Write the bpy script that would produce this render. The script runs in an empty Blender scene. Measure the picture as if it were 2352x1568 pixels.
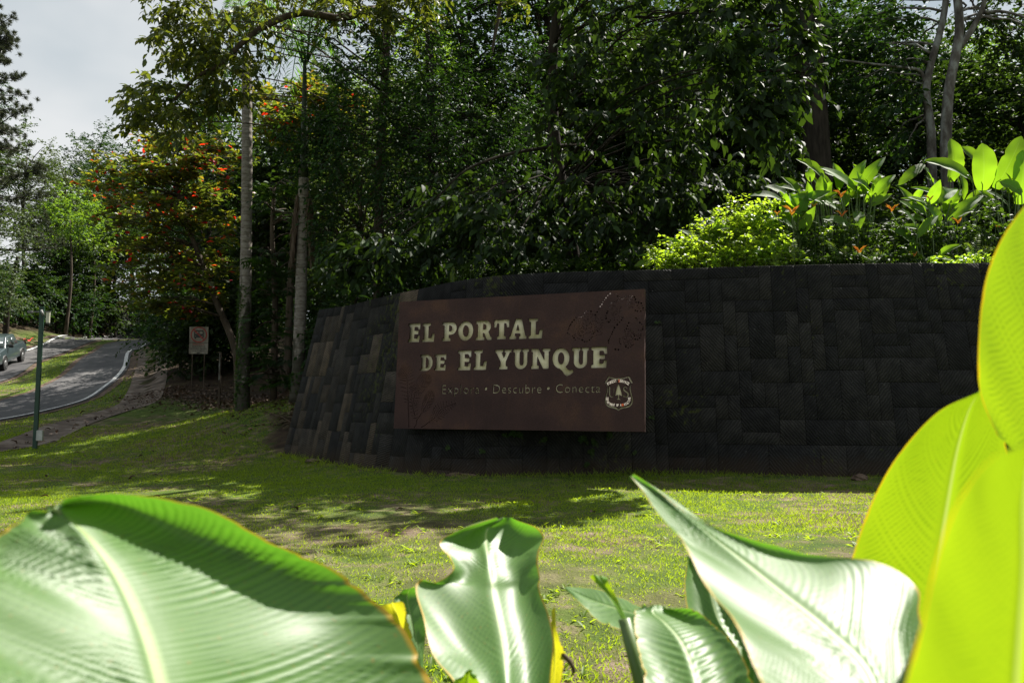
import bpy, bmesh, math, random
import numpy as np
from mathutils import Vector, Matrix
random.seed(7)
RNG = np.random.default_rng(7)
R = math.radians
SC = bpy.context.scene
COL = SC.collection

# ------------------------------------------------------------------ camera
F, CX, CY = 1829.0, 1176.0, 784.0            # focal length and centre in 2352 x 1568 photo pixels
TH = math.atan(142.0 / F)                    # pitch up
CZ = 1.6
cam_d = bpy.data.cameras.new('camera'); cam = bpy.data.objects.new('camera', cam_d); COL.objects.link(cam)
cam.location = (0, 0, CZ); cam.rotation_euler = (math.pi / 2 + TH, 0, 0)
cam_d.sensor_width = 36; cam_d.lens = 36 * F / 2352; cam_d.clip_start = .05; cam_d.clip_end = 3000
cam_d.dof.use_dof = True; cam_d.dof.focus_distance = 13.5; cam_d.dof.aperture_fstop = 5.6
SC.camera = cam

# ------------------------------------------------------------------ light
SUN_EL, SUN_AZ = 52, 47                      # elevation; azimuth right of the view direction, behind the wall
world = bpy.data.worlds.new('World'); SC.world = world; world.use_nodes = True
wn = world.node_tree; wn.nodes.clear()
def nd(t, ty, **k):
    n = t.nodes.new(ty)
    for a, b in k.items(): setattr(n, a, b)
    return n
out = nd(wn, 'ShaderNodeOutputWorld'); bg = nd(wn, 'ShaderNodeBackground')
sky = nd(wn, 'ShaderNodeTexSky', sky_type='NISHITA', sun_disc=False)
sky.sun_elevation = R(SUN_EL); sky.sun_rotation = R(SUN_AZ); sky.air_density = 1.0; sky.dust_density = 2.0; sky.altitude = 100
geo = nd(wn, 'ShaderNodeTexCoord'); mp = nd(wn, 'ShaderNodeMapping'); mp.inputs['Scale'].default_value = (1.6, 1.6, 2.6)
mp.inputs['Location'].default_value = (0.9, 0.1, 0.2)
nz = nd(wn, 'ShaderNodeTexNoise'); nz.inputs['Scale'].default_value = 1.1; nz.inputs['Detail'].default_value = 5; nz.inputs['Roughness'].default_value = .5
rp = nd(wn, 'ShaderNodeValToRGB')
rp.color_ramp.elements[0].position = .36; rp.color_ramp.elements[0].color = (3.9, 4.9, 5.5, 1)
rp.color_ramp.elements[1].position = .62; rp.color_ramp.elements[1].color = (8.8, 8.9, 8.8, 1)
mx = nd(wn, 'ShaderNodeMixRGB'); mx.inputs['Fac'].default_value = .86
L = wn.links.new
L(geo.outputs['Generated'], mp.inputs['Vector']); L(mp.outputs['Vector'], nz.inputs['Vector']); L(nz.outputs['Fac'], rp.inputs['Fac'])
L(sky.outputs['Color'], mx.inputs['Color1']); L(rp.outputs['Color'], mx.inputs['Color2'])
L(mx.outputs['Color'], bg.inputs['Color']); bg.inputs['Strength'].default_value = .040
L(bg.outputs['Background'], out.inputs['Surface'])
sd = bpy.data.lights.new('sun', 'SUN'); sd.energy = 5.0; sd.angle = R(.5); sd.color = (1, .95, .86)
sun = bpy.data.objects.new('sun', sd); COL.objects.link(sun); sun.location = (10, 20, 40)
SUND = Vector((math.sin(R(SUN_AZ)) * math.cos(R(SUN_EL)), math.cos(R(SUN_AZ)) * math.cos(R(SUN_EL)), math.sin(R(SUN_EL))))
sun.rotation_euler = SUND.to_track_quat('Z', 'Y').to_euler()
SC.view_settings.view_transform = 'Standard'; SC.view_settings.look = 'None'; SC.view_settings.gamma = 1
SC.view_settings.use_curve_mapping = False; SC.view_settings.exposure = 1.36
SC.render.engine = 'CYCLES'
SC.cycles.use_denoising = True
SC.cycles.max_bounces = 6; SC.cycles.transparent_max_bounces = 6; SC.cycles.diffuse_bounces = 3; SC.cycles.transmission_bounces = 4
SC.cycles.sample_clamp_indirect = 4

# ------------------------------------------------------------------ pixel rays
def ray(px, py):
    a, b = (px - CX) / F, (CY - py) / F
    return np.array([a, math.cos(TH) - b * math.sin(TH), math.sin(TH) + b * math.cos(TH)])
CAM = np.array([0, 0, CZ])
def P(px, py, y):
    d = ray(px, py); return CAM + d * (y / d[1])
def PZ(px, py, z):
    d = ray(px, py); return CAM + d * ((z - CZ) / d[2])
def cr(pts, n):                               # Catmull-Rom resample to n points
    p = np.asarray(pts, float); k = len(p)
    e = np.vstack([2 * p[0] - p[1], p, 2 * p[-1] - p[-2]])
    t = np.linspace(0, k - 1 - 1e-9, n); i = t.astype(int); u = (t - i)[:, None]
    a, b, c, d = e[i], e[i + 1], e[i + 2], e[i + 3]
    return .5 * (2 * b + (c - a) * u + (2 * a - 5 * b + 4 * c - d) * u ** 2 + (3 * b - a - 3 * c + d) * u ** 3)

# ------------------------------------------------------------------ mesh helpers
def setp(o, label=None, cat=None, group=None, kind=None):
    for k, v in (('label', label), ('category', cat), ('group', group), ('kind', kind)):
        if v: o[k] = v
    return o
class MB:
    def __init__(s): s.v = []; s.f = []; s.n = 0; s.r = []; s.uv = []
    def add(s, v, f, r=None, uv=None):        # f: (M,3) or (M,4) int array or list
        v = np.asarray(v, float).reshape(-1, 3)
        s.v.append(v)
        if isinstance(f, np.ndarray): s.f.append(f + s.n)
        else:
            by = {}
            for q in f: by.setdefault(len(q), []).append(q)
            for q in by.values(): s.f.append(np.asarray(q, int) + s.n)
        s.r.append(np.full(len(v), .5) if r is None else np.broadcast_to(np.asarray(r, float), (len(v),)))
        s.uv.append(np.zeros((len(v), 2)) if uv is None else np.asarray(uv, float))
        s.n += len(v); return s
    def box(s, c, d, m=None):
        c = np.asarray(c, float); d = np.asarray(d, float) / 2
        v = np.array([[x, y, z] for x in (-1, 1) for y in (-1, 1) for z in (-1, 1)]) * d
        if m is not None: v = v @ np.asarray(m).T
        return s.add(v + c, np.array([[0, 1, 3, 2], [4, 6, 7, 5], [0, 4, 5, 1], [2, 3, 7, 6], [0, 2, 6, 4], [1, 5, 7, 3]]))
    def tube(s, pts, rad, k=8, cap=True, r=None):
        p = np.asarray(pts, float); n = len(p); rad = np.broadcast_to(np.asarray(rad, float), (n,))
        t = np.gradient(p, axis=0); t /= np.linalg.norm(t, axis=1, keepdims=True) + 1e-9
        up = np.array([0, 0, 1.]) if abs(t[0][2]) < .9 else np.array([1., 0, 0])
        a = np.cross(t, up); a /= np.linalg.norm(a, axis=1, keepdims=True) + 1e-9; b = np.cross(t, a)
        th = np.linspace(0, 2 * np.pi, k, endpoint=False)
        v = p[:, None] + rad[:, None, None] * (np.cos(th)[None, :, None] * a[:, None] + np.sin(th)[None, :, None] * b[:, None])
        i = np.arange(n - 1)[:, None] * k; j = np.arange(k)[None]; j2 = (j + 1) % k
        q = np.stack([i + j, i + j2, i + k + j2, i + k + j], -1).reshape(-1, 4)
        f = [tuple(x) for x in q] if cap and k <= 24 and n < 60 else q
        if isinstance(f, list): f += [tuple(range(k - 1, -1, -1)), tuple(range((n - 1) * k, n * k))]
        return s.add(v.reshape(-1, 3), f, r)
    def grid(s, v, nu, nv, r=None, uv=None):  # v: (nu*nv,3)
        i = np.arange(nu - 1)[:, None] * nv; j = np.arange(nv - 1)[None]
        q = np.stack([i + j, i + nv + j, i + nv + j + 1, i + j + 1], -1).reshape(-1, 4)
        return s.add(v, q, r, uv)
    def mesh(s, name, mat=None, smooth=True):
        me = bpy.data.meshes.new(name)
        if s.n:
            v = np.vstack(s.v); me.vertices.add(len(v)); me.vertices.foreach_set('co', v.astype(np.float32).ravel())
            lo = np.concatenate([f.ravel() for f in s.f]); tot = np.concatenate([np.full(len(f), f.shape[1]) for f in s.f])
            st = np.concatenate([[0], np.cumsum(tot)[:-1]])
            me.loops.add(len(lo)); me.loops.foreach_set('vertex_index', lo.astype(np.int32))
            me.polygons.add(len(tot)); me.polygons.foreach_set('loop_start', st.astype(np.int32))
            me.polygons.foreach_set('loop_total', tot.astype(np.int32))
            if smooth: me.polygons.foreach_set('use_smooth', np.ones(len(tot), bool))
            at = me.attributes.new('rnd', 'FLOAT', 'POINT'); at.data.foreach_set('value', np.concatenate(s.r).astype(np.float32))
            uv = np.vstack(s.uv)
            if np.any(uv):
                ul = me.uv_layers.new(name='UVMap'); ul.data.foreach_set('uv', uv[lo].astype(np.float32).ravel())
            me.update(calc_edges=True)
        if mat: me.materials.append(mat)
        return me
    def build(s, name, mat, parent=None, smooth=True):
        return link(name, s.mesh(name, mat, smooth), parent)
def link(name, me, parent=None):
    o = bpy.data.objects.new(name, me); COL.objects.link(o)
    if parent is not None: o.parent = parent; o.matrix_parent_inverse = Matrix.Translation(-Vector(parent.location)) if not any(parent.rotation_euler) else parent.matrix_basis.inverted()
    return o
def empty(name, loc=(0, 0, 0), rz=0):
    o = bpy.data.objects.new(name, None); COL.objects.link(o); o.location = tuple(float(q) for q in loc); o.rotation_euler = (0, 0, rz)
    o.empty_display_size = .2
    return o
def child(o, parent):                          # the child is in its parent's own space
    o.parent = parent; o.matrix_parent_inverse = Matrix.Identity(4); return o

# ------------------------------------------------------------------ materials
def mat(name, rough=.7, spec=.5):
    m = bpy.data.materials.new(name); m.use_nodes = True; t = m.node_tree
    b = t.nodes['Principled BSDF']; b.inputs['Roughness'].default_value = rough; b.inputs['Specular IOR Level'].default_value = spec
    return m, t, b
def ramp(t, fac, stops):
    r = nd(t, 'ShaderNodeValToRGB'); e = r.color_ramp.elements
    while len(e) < len(stops): e.new(.5)
    for q, (p, c) in zip(e, stops): q.position = p; q.color = (*c, 1)
    t.links.new(fac, r.inputs['Fac']); return r.outputs['Color']
def noise(t, scale, detail=4, co='Object', rough=.55, stretch=None):
    tc = nd(t, 'ShaderNodeTexCoord'); n = nd(t, 'ShaderNodeTexNoise')
    n.inputs['Scale'].default_value = scale; n.inputs['Detail'].default_value = detail; n.inputs['Roughness'].default_value = rough
    if stretch:
        m = nd(t, 'ShaderNodeMapping'); m.inputs['Scale'].default_value = stretch
        t.links.new(tc.outputs[co], m.inputs['Vector']); t.links.new(m.outputs['Vector'], n.inputs['Vector'])
    else: t.links.new(tc.outputs[co], n.inputs['Vector'])
    return n.outputs['Fac']
def bump(t, b, h, strength=.3, dist=.02):
    n = nd(t, 'ShaderNodeBump'); n.inputs['Strength'].default_value = strength; n.inputs['Distance'].default_value = dist
    t.links.new(h, n.inputs['Height']); t.links.new(n.outputs['Normal'], b.inputs['Normal'])
def mixc(t, f, a, b, mode='MIX'):
    m = nd(t, 'ShaderNodeMixRGB', blend_type=mode)
    for s, v in (('Fac', f), ('Color1', a), ('Color2', b)):
        if isinstance(v, (int, float)): m.inputs[s].default_value = v
        elif isinstance(v, tuple): m.inputs[s].default_value = (*v, 1)
        else: t.links.new(v, m.inputs[s])
    return m.outputs['Color']
def math_(t, op, a, b=None):
    m = nd(t, 'ShaderNodeMath', operation=op)
    for i, v in enumerate((a, b)):
        if v is None: continue
        if isinstance(v, (int, float)): m.inputs[i].default_value = v
        else: t.links.new(v, m.inputs[i])
    return m.outputs[0]
def noisy(name, stops, scale=6, rough=.75, spec=.4, bs=.3, bd=.01, stretch=None, detail=5, bscale=None):
    m, t, b = mat(name, rough, spec)
    n = noise(t, scale, detail, stretch=stretch); t.links.new(ramp(t, n, stops), b.inputs['Base Color'])
    if bs: bump(t, b, noise(t, bscale or scale * 6, 4, stretch=stretch), bs, bd)
    return m
def leafmat(name, stops, tcol, rough=.42, spec=.5, tw=.35, obj=.25, ts=None):
    m, t, b = mat(name, rough, spec)
    at = nd(t, 'ShaderNodeAttribute', attribute_name='rnd')
    oi = nd(t, 'ShaderNodeObjectInfo')
    c = ramp(t, at.outputs['Fac'], stops)
    hs = nd(t, 'ShaderNodeHueSaturation')
    t.links.new(math_(t, 'ADD', math_(t, 'MULTIPLY', oi.outputs['Random'], .05 * obj * 4), .5 - .025 * obj * 4), hs.inputs['Hue'])
    t.links.new(math_(t, 'ADD', math_(t, 'MULTIPLY', oi.outputs['Random'], obj * 1.6), 1 - obj * .8), hs.inputs['Value'])
    t.links.new(c, hs.inputs['Color'])
    t.links.new(hs.outputs['Color'], b.inputs['Base Color'])
    tr = nd(t, 'ShaderNodeBsdfTranslucent')
    t.links.new(ramp(t, at.outputs['Fac'], ts) if ts else mixc(t, .72, hs.outputs['Color'], tcol), tr.inputs['Color'])
    ms = nd(t, 'ShaderNodeMixShader'); ms.inputs['Fac'].default_value = tw
    t.links.new(b.outputs['BSDF'], ms.inputs[1]); t.links.new(tr.outputs['BSDF'], ms.inputs[2])
    t.links.new(ms.outputs['Shader'], t.nodes['Material Output'].inputs['Surface'])
    return m

G2 = (.016, .034, .010)
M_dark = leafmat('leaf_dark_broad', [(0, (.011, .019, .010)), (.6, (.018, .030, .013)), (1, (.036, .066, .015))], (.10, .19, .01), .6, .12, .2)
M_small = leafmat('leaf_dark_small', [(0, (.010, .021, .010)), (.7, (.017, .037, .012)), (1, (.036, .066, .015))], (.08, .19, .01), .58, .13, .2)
M_mid = leafmat('leaf_mid_green', [(0, G2), (.6, (.027, .053, .012)), (1, (.05, .086, .016))], (.17, .32, .012), .58, .14, .25)
M_bright = leafmat('leaf_light_green', [(0, (.05, .10, .02)), (.6, (.08, .15, .025)), (1, (.13, .19, .03))], (.34, .56, .02), .5, .3, .36)
M_grey = leafmat('leaf_grey_green', [(0, (.018, .030, .012)), (.6, (.032, .046, .018)), (1, (.065, .085, .025))], (.17, .26, .03), .5, .24, .25)
M_olive = leafmat('leaf_olive', [(0, (.018, .032, .010)), (.5, (.034, .052, .012)), (.85, (.07, .085, .016)), (1, (.14, .12, .02))], (.30, .36, .02), .5, .32, .32)
M_almond = leafmat('leaf_almond', [(0, (.026, .040, .016)), (.5, (.045, .062, .018)), (.74, (.10, .11, .02)), (.84, (.15, .10, .02)), (.90, (.36, .05, .014)), (1, (.50, .035, .012))], (.36, .38, .02), .42, .4, .40, ts=[(0, (.10, .17, .015)), (.5, (.20, .27, .02)), (.74, (.42, .40, .02)), (.82, (.55, .26, .02)), (.88, (.90, .08, .015)), (1, (.95, .05, .012))])
M_needle = leafmat('pine_needles', [(0, (.022, .032, .020)), (1, (.05, .062, .032))], (.12, .15, .05), .5, .4, .15)
M_palm = leafmat('palm_leaf', [(0, (.022, .055, .016)), (1, (.06, .12, .02))], (.24, .50, .03), .38, .5, .4)
M_deadfrond = leafmat('dead_frond', [(0, (.06, .042, .028)), (1, (.15, .11, .075))], (.2, .12, .06), .7, .2, .2)
M_heli = leafmat('heliconia_leaf', [(0, (.045, .11, .018)), (1, (.10, .19, .022))], (.40, .66, .03), .4, .5, .5, .15)
M_vine = leafmat('vine_leaf', [(0, (.07, .15, .018)), (.7, (.13, .22, .025)), (1, (.20, .26, .03))], (.60, .86, .03), .45, .4, .5)
M_bract = leafmat('orange_bract', [(0, (.55, .16, .015)), (1, (.75, .30, .02))], (.8, .35, .02), .5, .4, .3)
M_litter = leafmat('leaf_litter', [(0, (.045, .028, .018)), (.6, (.10, .062, .036)), (.9, (.17, .12, .085)), (1, (.24, .12, .03))], (.12, .07, .03), .6, .4, .1)
M_grassb = leafmat('grass_blades', [(0, (.06, .105, .012)), (.55, (.11, .175, .014)), (.85, (.17, .215, .02)), (1, (.27, .22, .07))], (.60, .80, .015), .5, .3, .5, 0)
M_bark = noisy('bark_brown', [(.3, (.035, .026, .018)), (.7, (.10, .078, .058))], 7, .9, .2, .8, .02, (1, 1, .25))
M_barkd = noisy('bark_dark', [(.3, (.014, .012, .010)), (.7, (.045, .038, .030))], 9, .95, .05, .8, .02, (1, 1, .2))
M_barkp = noisy('bark_pale_lichen', [(.35, (.045, .038, .032)), (.5, (.10, .09, .078)), (.64, (.20, .205, .19))], 5, .85, .2, .6, .01, (1, 1, .5))
def palmtrunk():
    m, t, b = mat('palm_trunk', .85, .2)
    n = noise(t, 9, 5, stretch=(1, 1, 2.2)); tc = nd(t, 'ShaderNodeTexCoord')
    w = nd(t, 'ShaderNodeTexWave', bands_direction='Z'); w.inputs['Scale'].default_value = 1.5; w.inputs['Distortion'].default_value = .6; w.inputs['Detail'].default_value = 2
    t.links.new(tc.outputs['Object'], w.inputs['Vector'])
    c = ramp(t, n, [(.32, (.12, .105, .09)), (.5, (.20, .178, .155)), (.72, (.27, .25, .225))])
    ring = ramp(t, w.outputs['Fac'], [(0, (.72, .68, .64)), (.12, (1, 1, 1))])
    c = mixc(t, 1, c, ring, 'MULTIPLY'); sx = nd(t, 'ShaderNodeSeparateXYZ'); t.links.new(tc.outputs['Object'], sx.inputs['Vector'])
    mr = nd(t, 'ShaderNodeMapRange'); mr.inputs['From Min'].default_value = 5.2; mr.inputs['From Max'].default_value = 1.8; t.links.new(sx.outputs['Z'], mr.inputs['Value'])
    ms_ = ramp(t, math_(t, 'ADD', noise(t, 2.4, 5, stretch=(1, 1, .4)), math_(t, 'MULTIPLY', mr.outputs['Result'], .30)), [(.62, (0, 0, 0)), (.70, (1, 1, 1))]); c = mixc(t, math_(t, 'MULTIPLY', ms_, .85), c, (.022, .022, .012))
    t.links.new(c, b.inputs['Base Color'])
    bump(t, b, math_(t, 'ADD', w.outputs['Fac'], n), .5, .02)
    return m
M_palmt = palmtrunk()

# ------------------------------------------------------------------ terrain
W_px = [(0, 970, 29), (100, 948, 31), (210, 920, 34), (270, 880, 38), (295, 845, 42), (310, 805, 50), (365, 785, 62), (425, 778, 73), (520, 777, 84)]
I1_px = [(0, 925, 35), (100, 885, 37.5), (180, 830, 45), (240, 790, 58), (300, 781, 70), (345, 778, 78)]
I2_px = [(0, 881, 41), (88, 832, 47), (176, 801, 57), (263, 780, 72), (330, 777.6, 79)]
F_px = [(0, 818, 50), (95, 793, 58), (176, 780, 70), (246, 774.5, 80), (340, 773, 90), (480, 772, 104)]
D_px = [(0, 1030, 21.5), (80, 1003, 23), (160, 972, 26), (240, 948, 28.5), (310, 925, 30.5), (335, 890, 34), (345, 850, 38), (348, 815, 46), (338, 797, 55)]
ext = lambda pre, px: np.array([*pre, *[P(*q) for q in px]])
W = ext([(-26, 6, .2), (-22, 15, .35), (-19.9, 23, .6)], W_px)
I1 = ext([(-30.5, 8, .25), (-26.5, 17, .5), (-23.8, 26, 1.0)], I1_px)
I2 = ext([(-35, 10, .4), (-31, 20, .8), (-28.2, 31, 1.5)], I2_px)
FE = ext([(-40, 12, .7), (-36.5, 24, 1.4), (-33.6, 38, 2.8)], F_px)
DT = ext([(-22, 8, .1), (-16.5, 16, .2)], D_px)
WB_px = [(648, 1047), (700, 1055), (760, 1064), (850, 1076), (960, 1086), (1100, 1091), (1300, 1091), (1480, 1090), (1700, 1091), (2020, 1095), (2270, 1096)]
GZ = .43
WB = np.array([PZ(a, b, GZ) for a, b in WB_px] + [(10, 12.9, GZ), (13, 13.4, GZ)])
ctrl = [*W, *I1, *I2, *FE, *DT, *WB]
ctrl += [P(80, 1030, 21), P(0, 1100, 15.5), P(300, 1000, 23), P(450, 985, 22), P(557, 945, 24), P(640, 965, 21), P(450, 898, 33), P(503, 930, 28), P(690, 900, 23)]
ctrl += [(0, 0, 0), (-5, 1, 0), (5, 1, .05), (0, 6, .2), (5, 7, .28), (-5, 8, .2), (-10, 11, .15), (10, 6, .2), (20, 4, .2), (-14, 4, 0), (-30, 0, 0), (0, -8, -.1), (20, -8, 0), (-60, 0, 0),
         (-6, 30, 2.6), (-10, 40, 4), (-16, 55, 6.5), (0, 27, 4.2), (8, 26, 4.6), (18, 26, 4.8), (0, 42, 6), (22, 42, 7), (40, 28, 5), (40, 12, 2), (20, 80, 11), (-15, 80, 9.5), (45, 100, 14),
         (-44, 44, 6.5), (-42, 60, 9), (-46, 85, 13), (-60, 40, 9), (-60, 90, 17), (-30, 112, 13), (0, 115, 14)]
ctrl = np.array(ctrl, float)
def tps_k(r2): return np.where(r2 > 1e-9, r2 * np.log(np.maximum(r2, 1e-9)), 0)
cxy, cz = ctrl[:, :2] / 20, ctrl[:, 2]
n_ = len(cxy); K = tps_k(((cxy[:, None] - cxy[None]) ** 2).sum(-1)) + np.eye(n_) * .02
Q = np.hstack([np.ones((n_, 1)), cxy]); A = np.block([[K, Q], [Q.T, np.zeros((3, 3))]])
SOL = np.linalg.solve(A, np.concatenate([cz, np.zeros(3)]))
def poly_dist(x, y, pl):
    """distance, arc position and side (+ = left of travel) to a polyline"""
    best = np.full(x.shape, 1e9); arc = np.zeros(x.shape); side = np.zeros(x.shape); s0 = 0
    for a, b in zip(pl[:-1], pl[1:]):
        d = b[:2] - a[:2]; l = np.hypot(*d); t = np.clip(((x - a[0]) * d[0] + (y - a[1]) * d[1]) / l ** 2, 0, 1)
        qx, qy = x - a[0] - t * d[0], y - a[1] - t * d[1]; di = np.hypot(qx, qy); m = di < best
        best = np.where(m, di, best); arc = np.where(m, s0 + t * l, arc); side = np.where(m, np.sign(d[0] * qy - d[1] * qx), side); s0 += l
    return best, arc, side
WBD = cr(WB, 90); DTD = cr(DT, 60)
def H(x, y, wall=True):
    x = np.asarray(x, float); y = np.asarray(y, float); sh = x.shape; x = x.ravel(); y = y.ravel()
    xc = np.clip(x, -58, 42) / 20; yc = np.clip(y, -8, 112) / 20; z = np.empty(x.shape)
    for i in range(0, len(x), 8000):
        q = np.stack([xc[i:i + 8000], yc[i:i + 8000]], 1)
        z[i:i + 8000] = tps_k(((q[:, None] - cxy[None]) ** 2).sum(-1)) @ SOL[:n_] + SOL[n_] + q @ SOL[n_ + 1:]
    di, _, _ = poly_dist(x, y, DTD); z = z - .16 * np.exp(-(di / .55) ** 2)
    if wall:
        di, arc, side = poly_dist(x, y, WBD)
        o = np.where(side > 0, di, 0); bed = np.interp(arc, [0, .6, 3, 6, 9], [.5, 1.1, 2.6, 3.3, 3.5]) + .02 * np.clip(o, 0, 10)
        z = z + np.clip((o - .38) / .65, 0, 1) * np.maximum(0, bed - z) * np.clip((arc > .02) * 1., 0, 1) * np.clip(1 - (o - 6) / 10, 0, 1)
    return z.reshape(sh)
def h1(x, y): return float(H(np.array([x]), np.array([y]))[0])
def fine(segs):
    a = [np.arange(s, e, st) for s, e, st in segs]; return np.concatenate(a + [[segs[-1][1]]])
gx = fine([(-320, -60, 20), (-60, -32, 2), (-32, -16, .6), (-16, 10, .3), (10, 20, 1), (20, 60, 4), (60, 320, 26)])
gy = fine([(-60, -4, 7), (-4, 26, .3), (26, 60, .7), (60, 120, 2.5), (120, 400, 28)])
XX, YY = np.meshgrid(gx, gy, indexing='ij'); ZZ = H(XX, YY)
ZZ = ZZ + .012 * np.sin(XX * 2.1 + np.sin(YY * 1.7) * 2) * np.sin(YY * 2.6)
# zone: 1 = mown grass, 0 = forest floor
def zone(x, y):
    _, _, side = poly_dist(x, y, WBD)
    wx = np.interp(y, [-10, 17.5, 20, 24, 28, 31, 33, 38, 60, 130], [60, 60, -4.4, -6.6, -9.6, -13.2, -15.5, -18, -26, -28])
    left = np.interp(y, [-10, 10, 24, 38, 58, 80, 130], [-44, -43, -38.5, -36, -37, -38.5, -40])
    z = np.clip((wx - x) / 1.2 + .5, 0, 1) * np.clip((x - left) / 1.5 + .5, 0, 1)
    return np.where((side > 0) & (x > -6), 0, z)
def bare(x, y):
    b_ = 0
    for cx, cy, rx, ry, k in ((-1.3, 8.6, 2.0, 1.0, .95), (-.2, 6.6, 1.0, .6, .8), (1.3, 5.6, .8, .5, .7), (-3.6, 9.6, 1.2, .7, .7), (1.9, 12.2, 1.6, .35, .6), (.9, 7.7, .9, .4, .5), (-1.2, 11.4, 1.4, .35, .5), (2.6, 6.9, .7, .4, .5)):
        b_ = np.maximum(b_, k * np.exp(-((x - cx) / rx) ** 2 - ((y - cy) / ry) ** 2))
    return np.clip(b_ * (.8 + .35 * np.sin(x * 5.1 + y * 2) * np.sin(y * 6.3 - x)), 0, 1)
mb = MB(); mb.grid(np.stack([XX, YY, ZZ], -1).reshape(-1, 3), len(gx), len(gy), zone(XX.ravel(), YY.ravel()) + bare(XX.ravel(), YY.ravel()))
def groundmat():
    m, t, b = mat('ground', .95, .15)
    at = nd(t, 'ShaderNodeAttribute', attribute_name='rnd')
    n1 = noise(t, .35, 5); n2 = noise(t, 3.2, 6); n3 = noise(t, 40, 4)
    grass = ramp(t, n2, [(.25, (.040, .070, .012)), (.5, (.07, .11, .016)), (.75, (.12, .125, .04))])
    soil = ramp(t, n2, [(.3, (.055, .034, .022)), (.5, (.12, .08, .055)), (.72, (.22, .165, .13))])
    bare = ramp(t, math_(t, 'ADD', math_(t, 'MULTIPLY', n1, .75), math_(t, 'MULTIPLY', n2, .35)), [(.53, (0, 0, 0)), (.66, (1, 1, 1))])
    lawn = mixc(t, math_(t, 'MAXIMUM', bare, math_(t, 'SUBTRACT', at.outputs['Fac'], 1)), grass, soil)
    floor = ramp(t, n2, [(.3, (.018, .013, .009)), (.55, (.05, .034, .022)), (.75, (.075, .07, .025))])
    t.links.new(mixc(t, at.outputs['Fac'], floor, lawn), b.inputs['Base Color'])
    bump(t, b, math_(t, 'ADD', n3, n2), .8, .04); return m
M_ground = groundmat()
setp(mb.build('ground', M_ground), kind='structure')

# ------------------------------------------------------------------ roads, verge strips, swale
M_asph = noisy('asphalt', [(.3, (.032, .032, .035)), (.5, (.060, .058, .060)), (.7, (.11, .105, .103))], .5, .8, .4, .4, .004, bscale=60)
M_white = noisy('road_paint', [(.35, (.20, .20, .20)), (.5, (.55, .55, .54)), (.7, (.72, .72, .70))], 9, .7, .4, .2, .002)
M_conc = noisy('stained_concrete', [(.3, (.055, .040, .030)), (.55, (.15, .115, .09)), (.75, (.27, .23, .195))], 2.2, .9, .3, .4, .008)
M_dirt = noisy('edge_dirt', [(.3, (.05, .032, .022)), (.7, (.16, .115, .085))], 4, .95, .2, .6, .01)
def ribbon(name, A, B, m, dz, n=110, across=6, sag=0, lab=None):
    a, b = cr(A, n), cr(B, n); u = np.linspace(0, 1, across)
    xy = a[:, None, :2] * (1 - u[None, :, None]) + b[:, None, :2] * u[None, :, None]
    z = H(xy[..., 0], xy[..., 1], False) + dz
    o = MB(); o.grid(np.concatenate([xy, z[..., None]], -1).reshape(-1, 3), n, across)
    return setp(o.build(name, m), kind='structure', label=lab)
def offset(pl, d, n=80):
    p = cr(pl, n); t = np.gradient(p[:, :2], axis=0); t /= np.linalg.norm(t, axis=1, keepdims=True)
    q = p.copy(); q[:, 0] += -t[:, 1] * d; q[:, 1] += t[:, 0] * d; return q
ribbon('road', W, np.vstack([I1, P(430, 776, 88)]), M_asph, .05, lab='grey asphalt lane below the grass median')
ribbon('road', np.vstack([I2, P(400, 776, 89)]), FE, M_asph, .055, lab='grey asphalt lane beyond the grass median, with the pickup on it')
ribbon('road_edge_line', offset(W, .12), offset(W, .30), M_white, .085, n=220, across=2, lab='white painted edge line along the near lane')
ribbon('road_edge_line', offset(FE, -.28), offset(FE, -.10), M_white, .095, n=220, across=2, lab='pale worn edge line on the outer side of the far lane')
for pl, d, nm in ((W, -.4, 'dirt_strip'), (I1, .35, 'dirt_strip'), (I2, -.35, 'dirt_strip'), (FE, .5, 'dirt_strip')):
    a, b = (pl, offset(pl, d)) if d < 0 else (pl, offset(pl, d))
    ribbon(nm, cr(pl, 80), b, M_dirt, .022, across=3, lab='brown worn dirt strip along the asphalt edge')
ribbon('drain_channel', offset(DT, .75), offset(DT, -.75), M_conc, .02, across=12, n=140, lab='shallow stained concrete drain running beside the road')

# ------------------------------------------------------------------ curved stone wall
BAT = .2                                        # batter
wn_t = np.gradient(WBD[:, :2], axis=0); wn_t /= np.linalg.norm(wn_t, axis=1, keepdims=True)
w_arc = np.concatenate([[0], np.cumsum(np.hypot(*np.diff(WBD[:, :2], axis=0).T))]); WLEN = w_arc[-1]
def wallpt(s, h, o=0.):
    """point on the wall: s along the base, h = 0..1 of the height, o outward from the face (metres)"""
    s = np.asarray(s, float); h = np.asarray(h, float)
    s = s + .35 * h * np.clip(1 - s / 4, 0, 1)
    b = np.stack([np.interp(s, w_arc, WBD[:, i]) for i in (0, 1)], -1)
    t = np.stack([np.interp(s, w_arc, wn_t[:, i]) for i in (0, 1)], -1); t /= np.linalg.norm(t, axis=-1, keepdims=True)
    n = np.stack([t[..., 1], -t[..., 0]], -1)
    hm = np.interp(s, [0, 2, 5, 8, 11], [3.30, 3.22, 3.26, 3.46, 3.56]) ; z = GZ - .12 + h * (hm + .12)
    xy = b + n * (np.asarray(o)[..., None] - BAT * (z - GZ)[..., None])
    return np.concatenate([xy, z[..., None]], -1)
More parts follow.
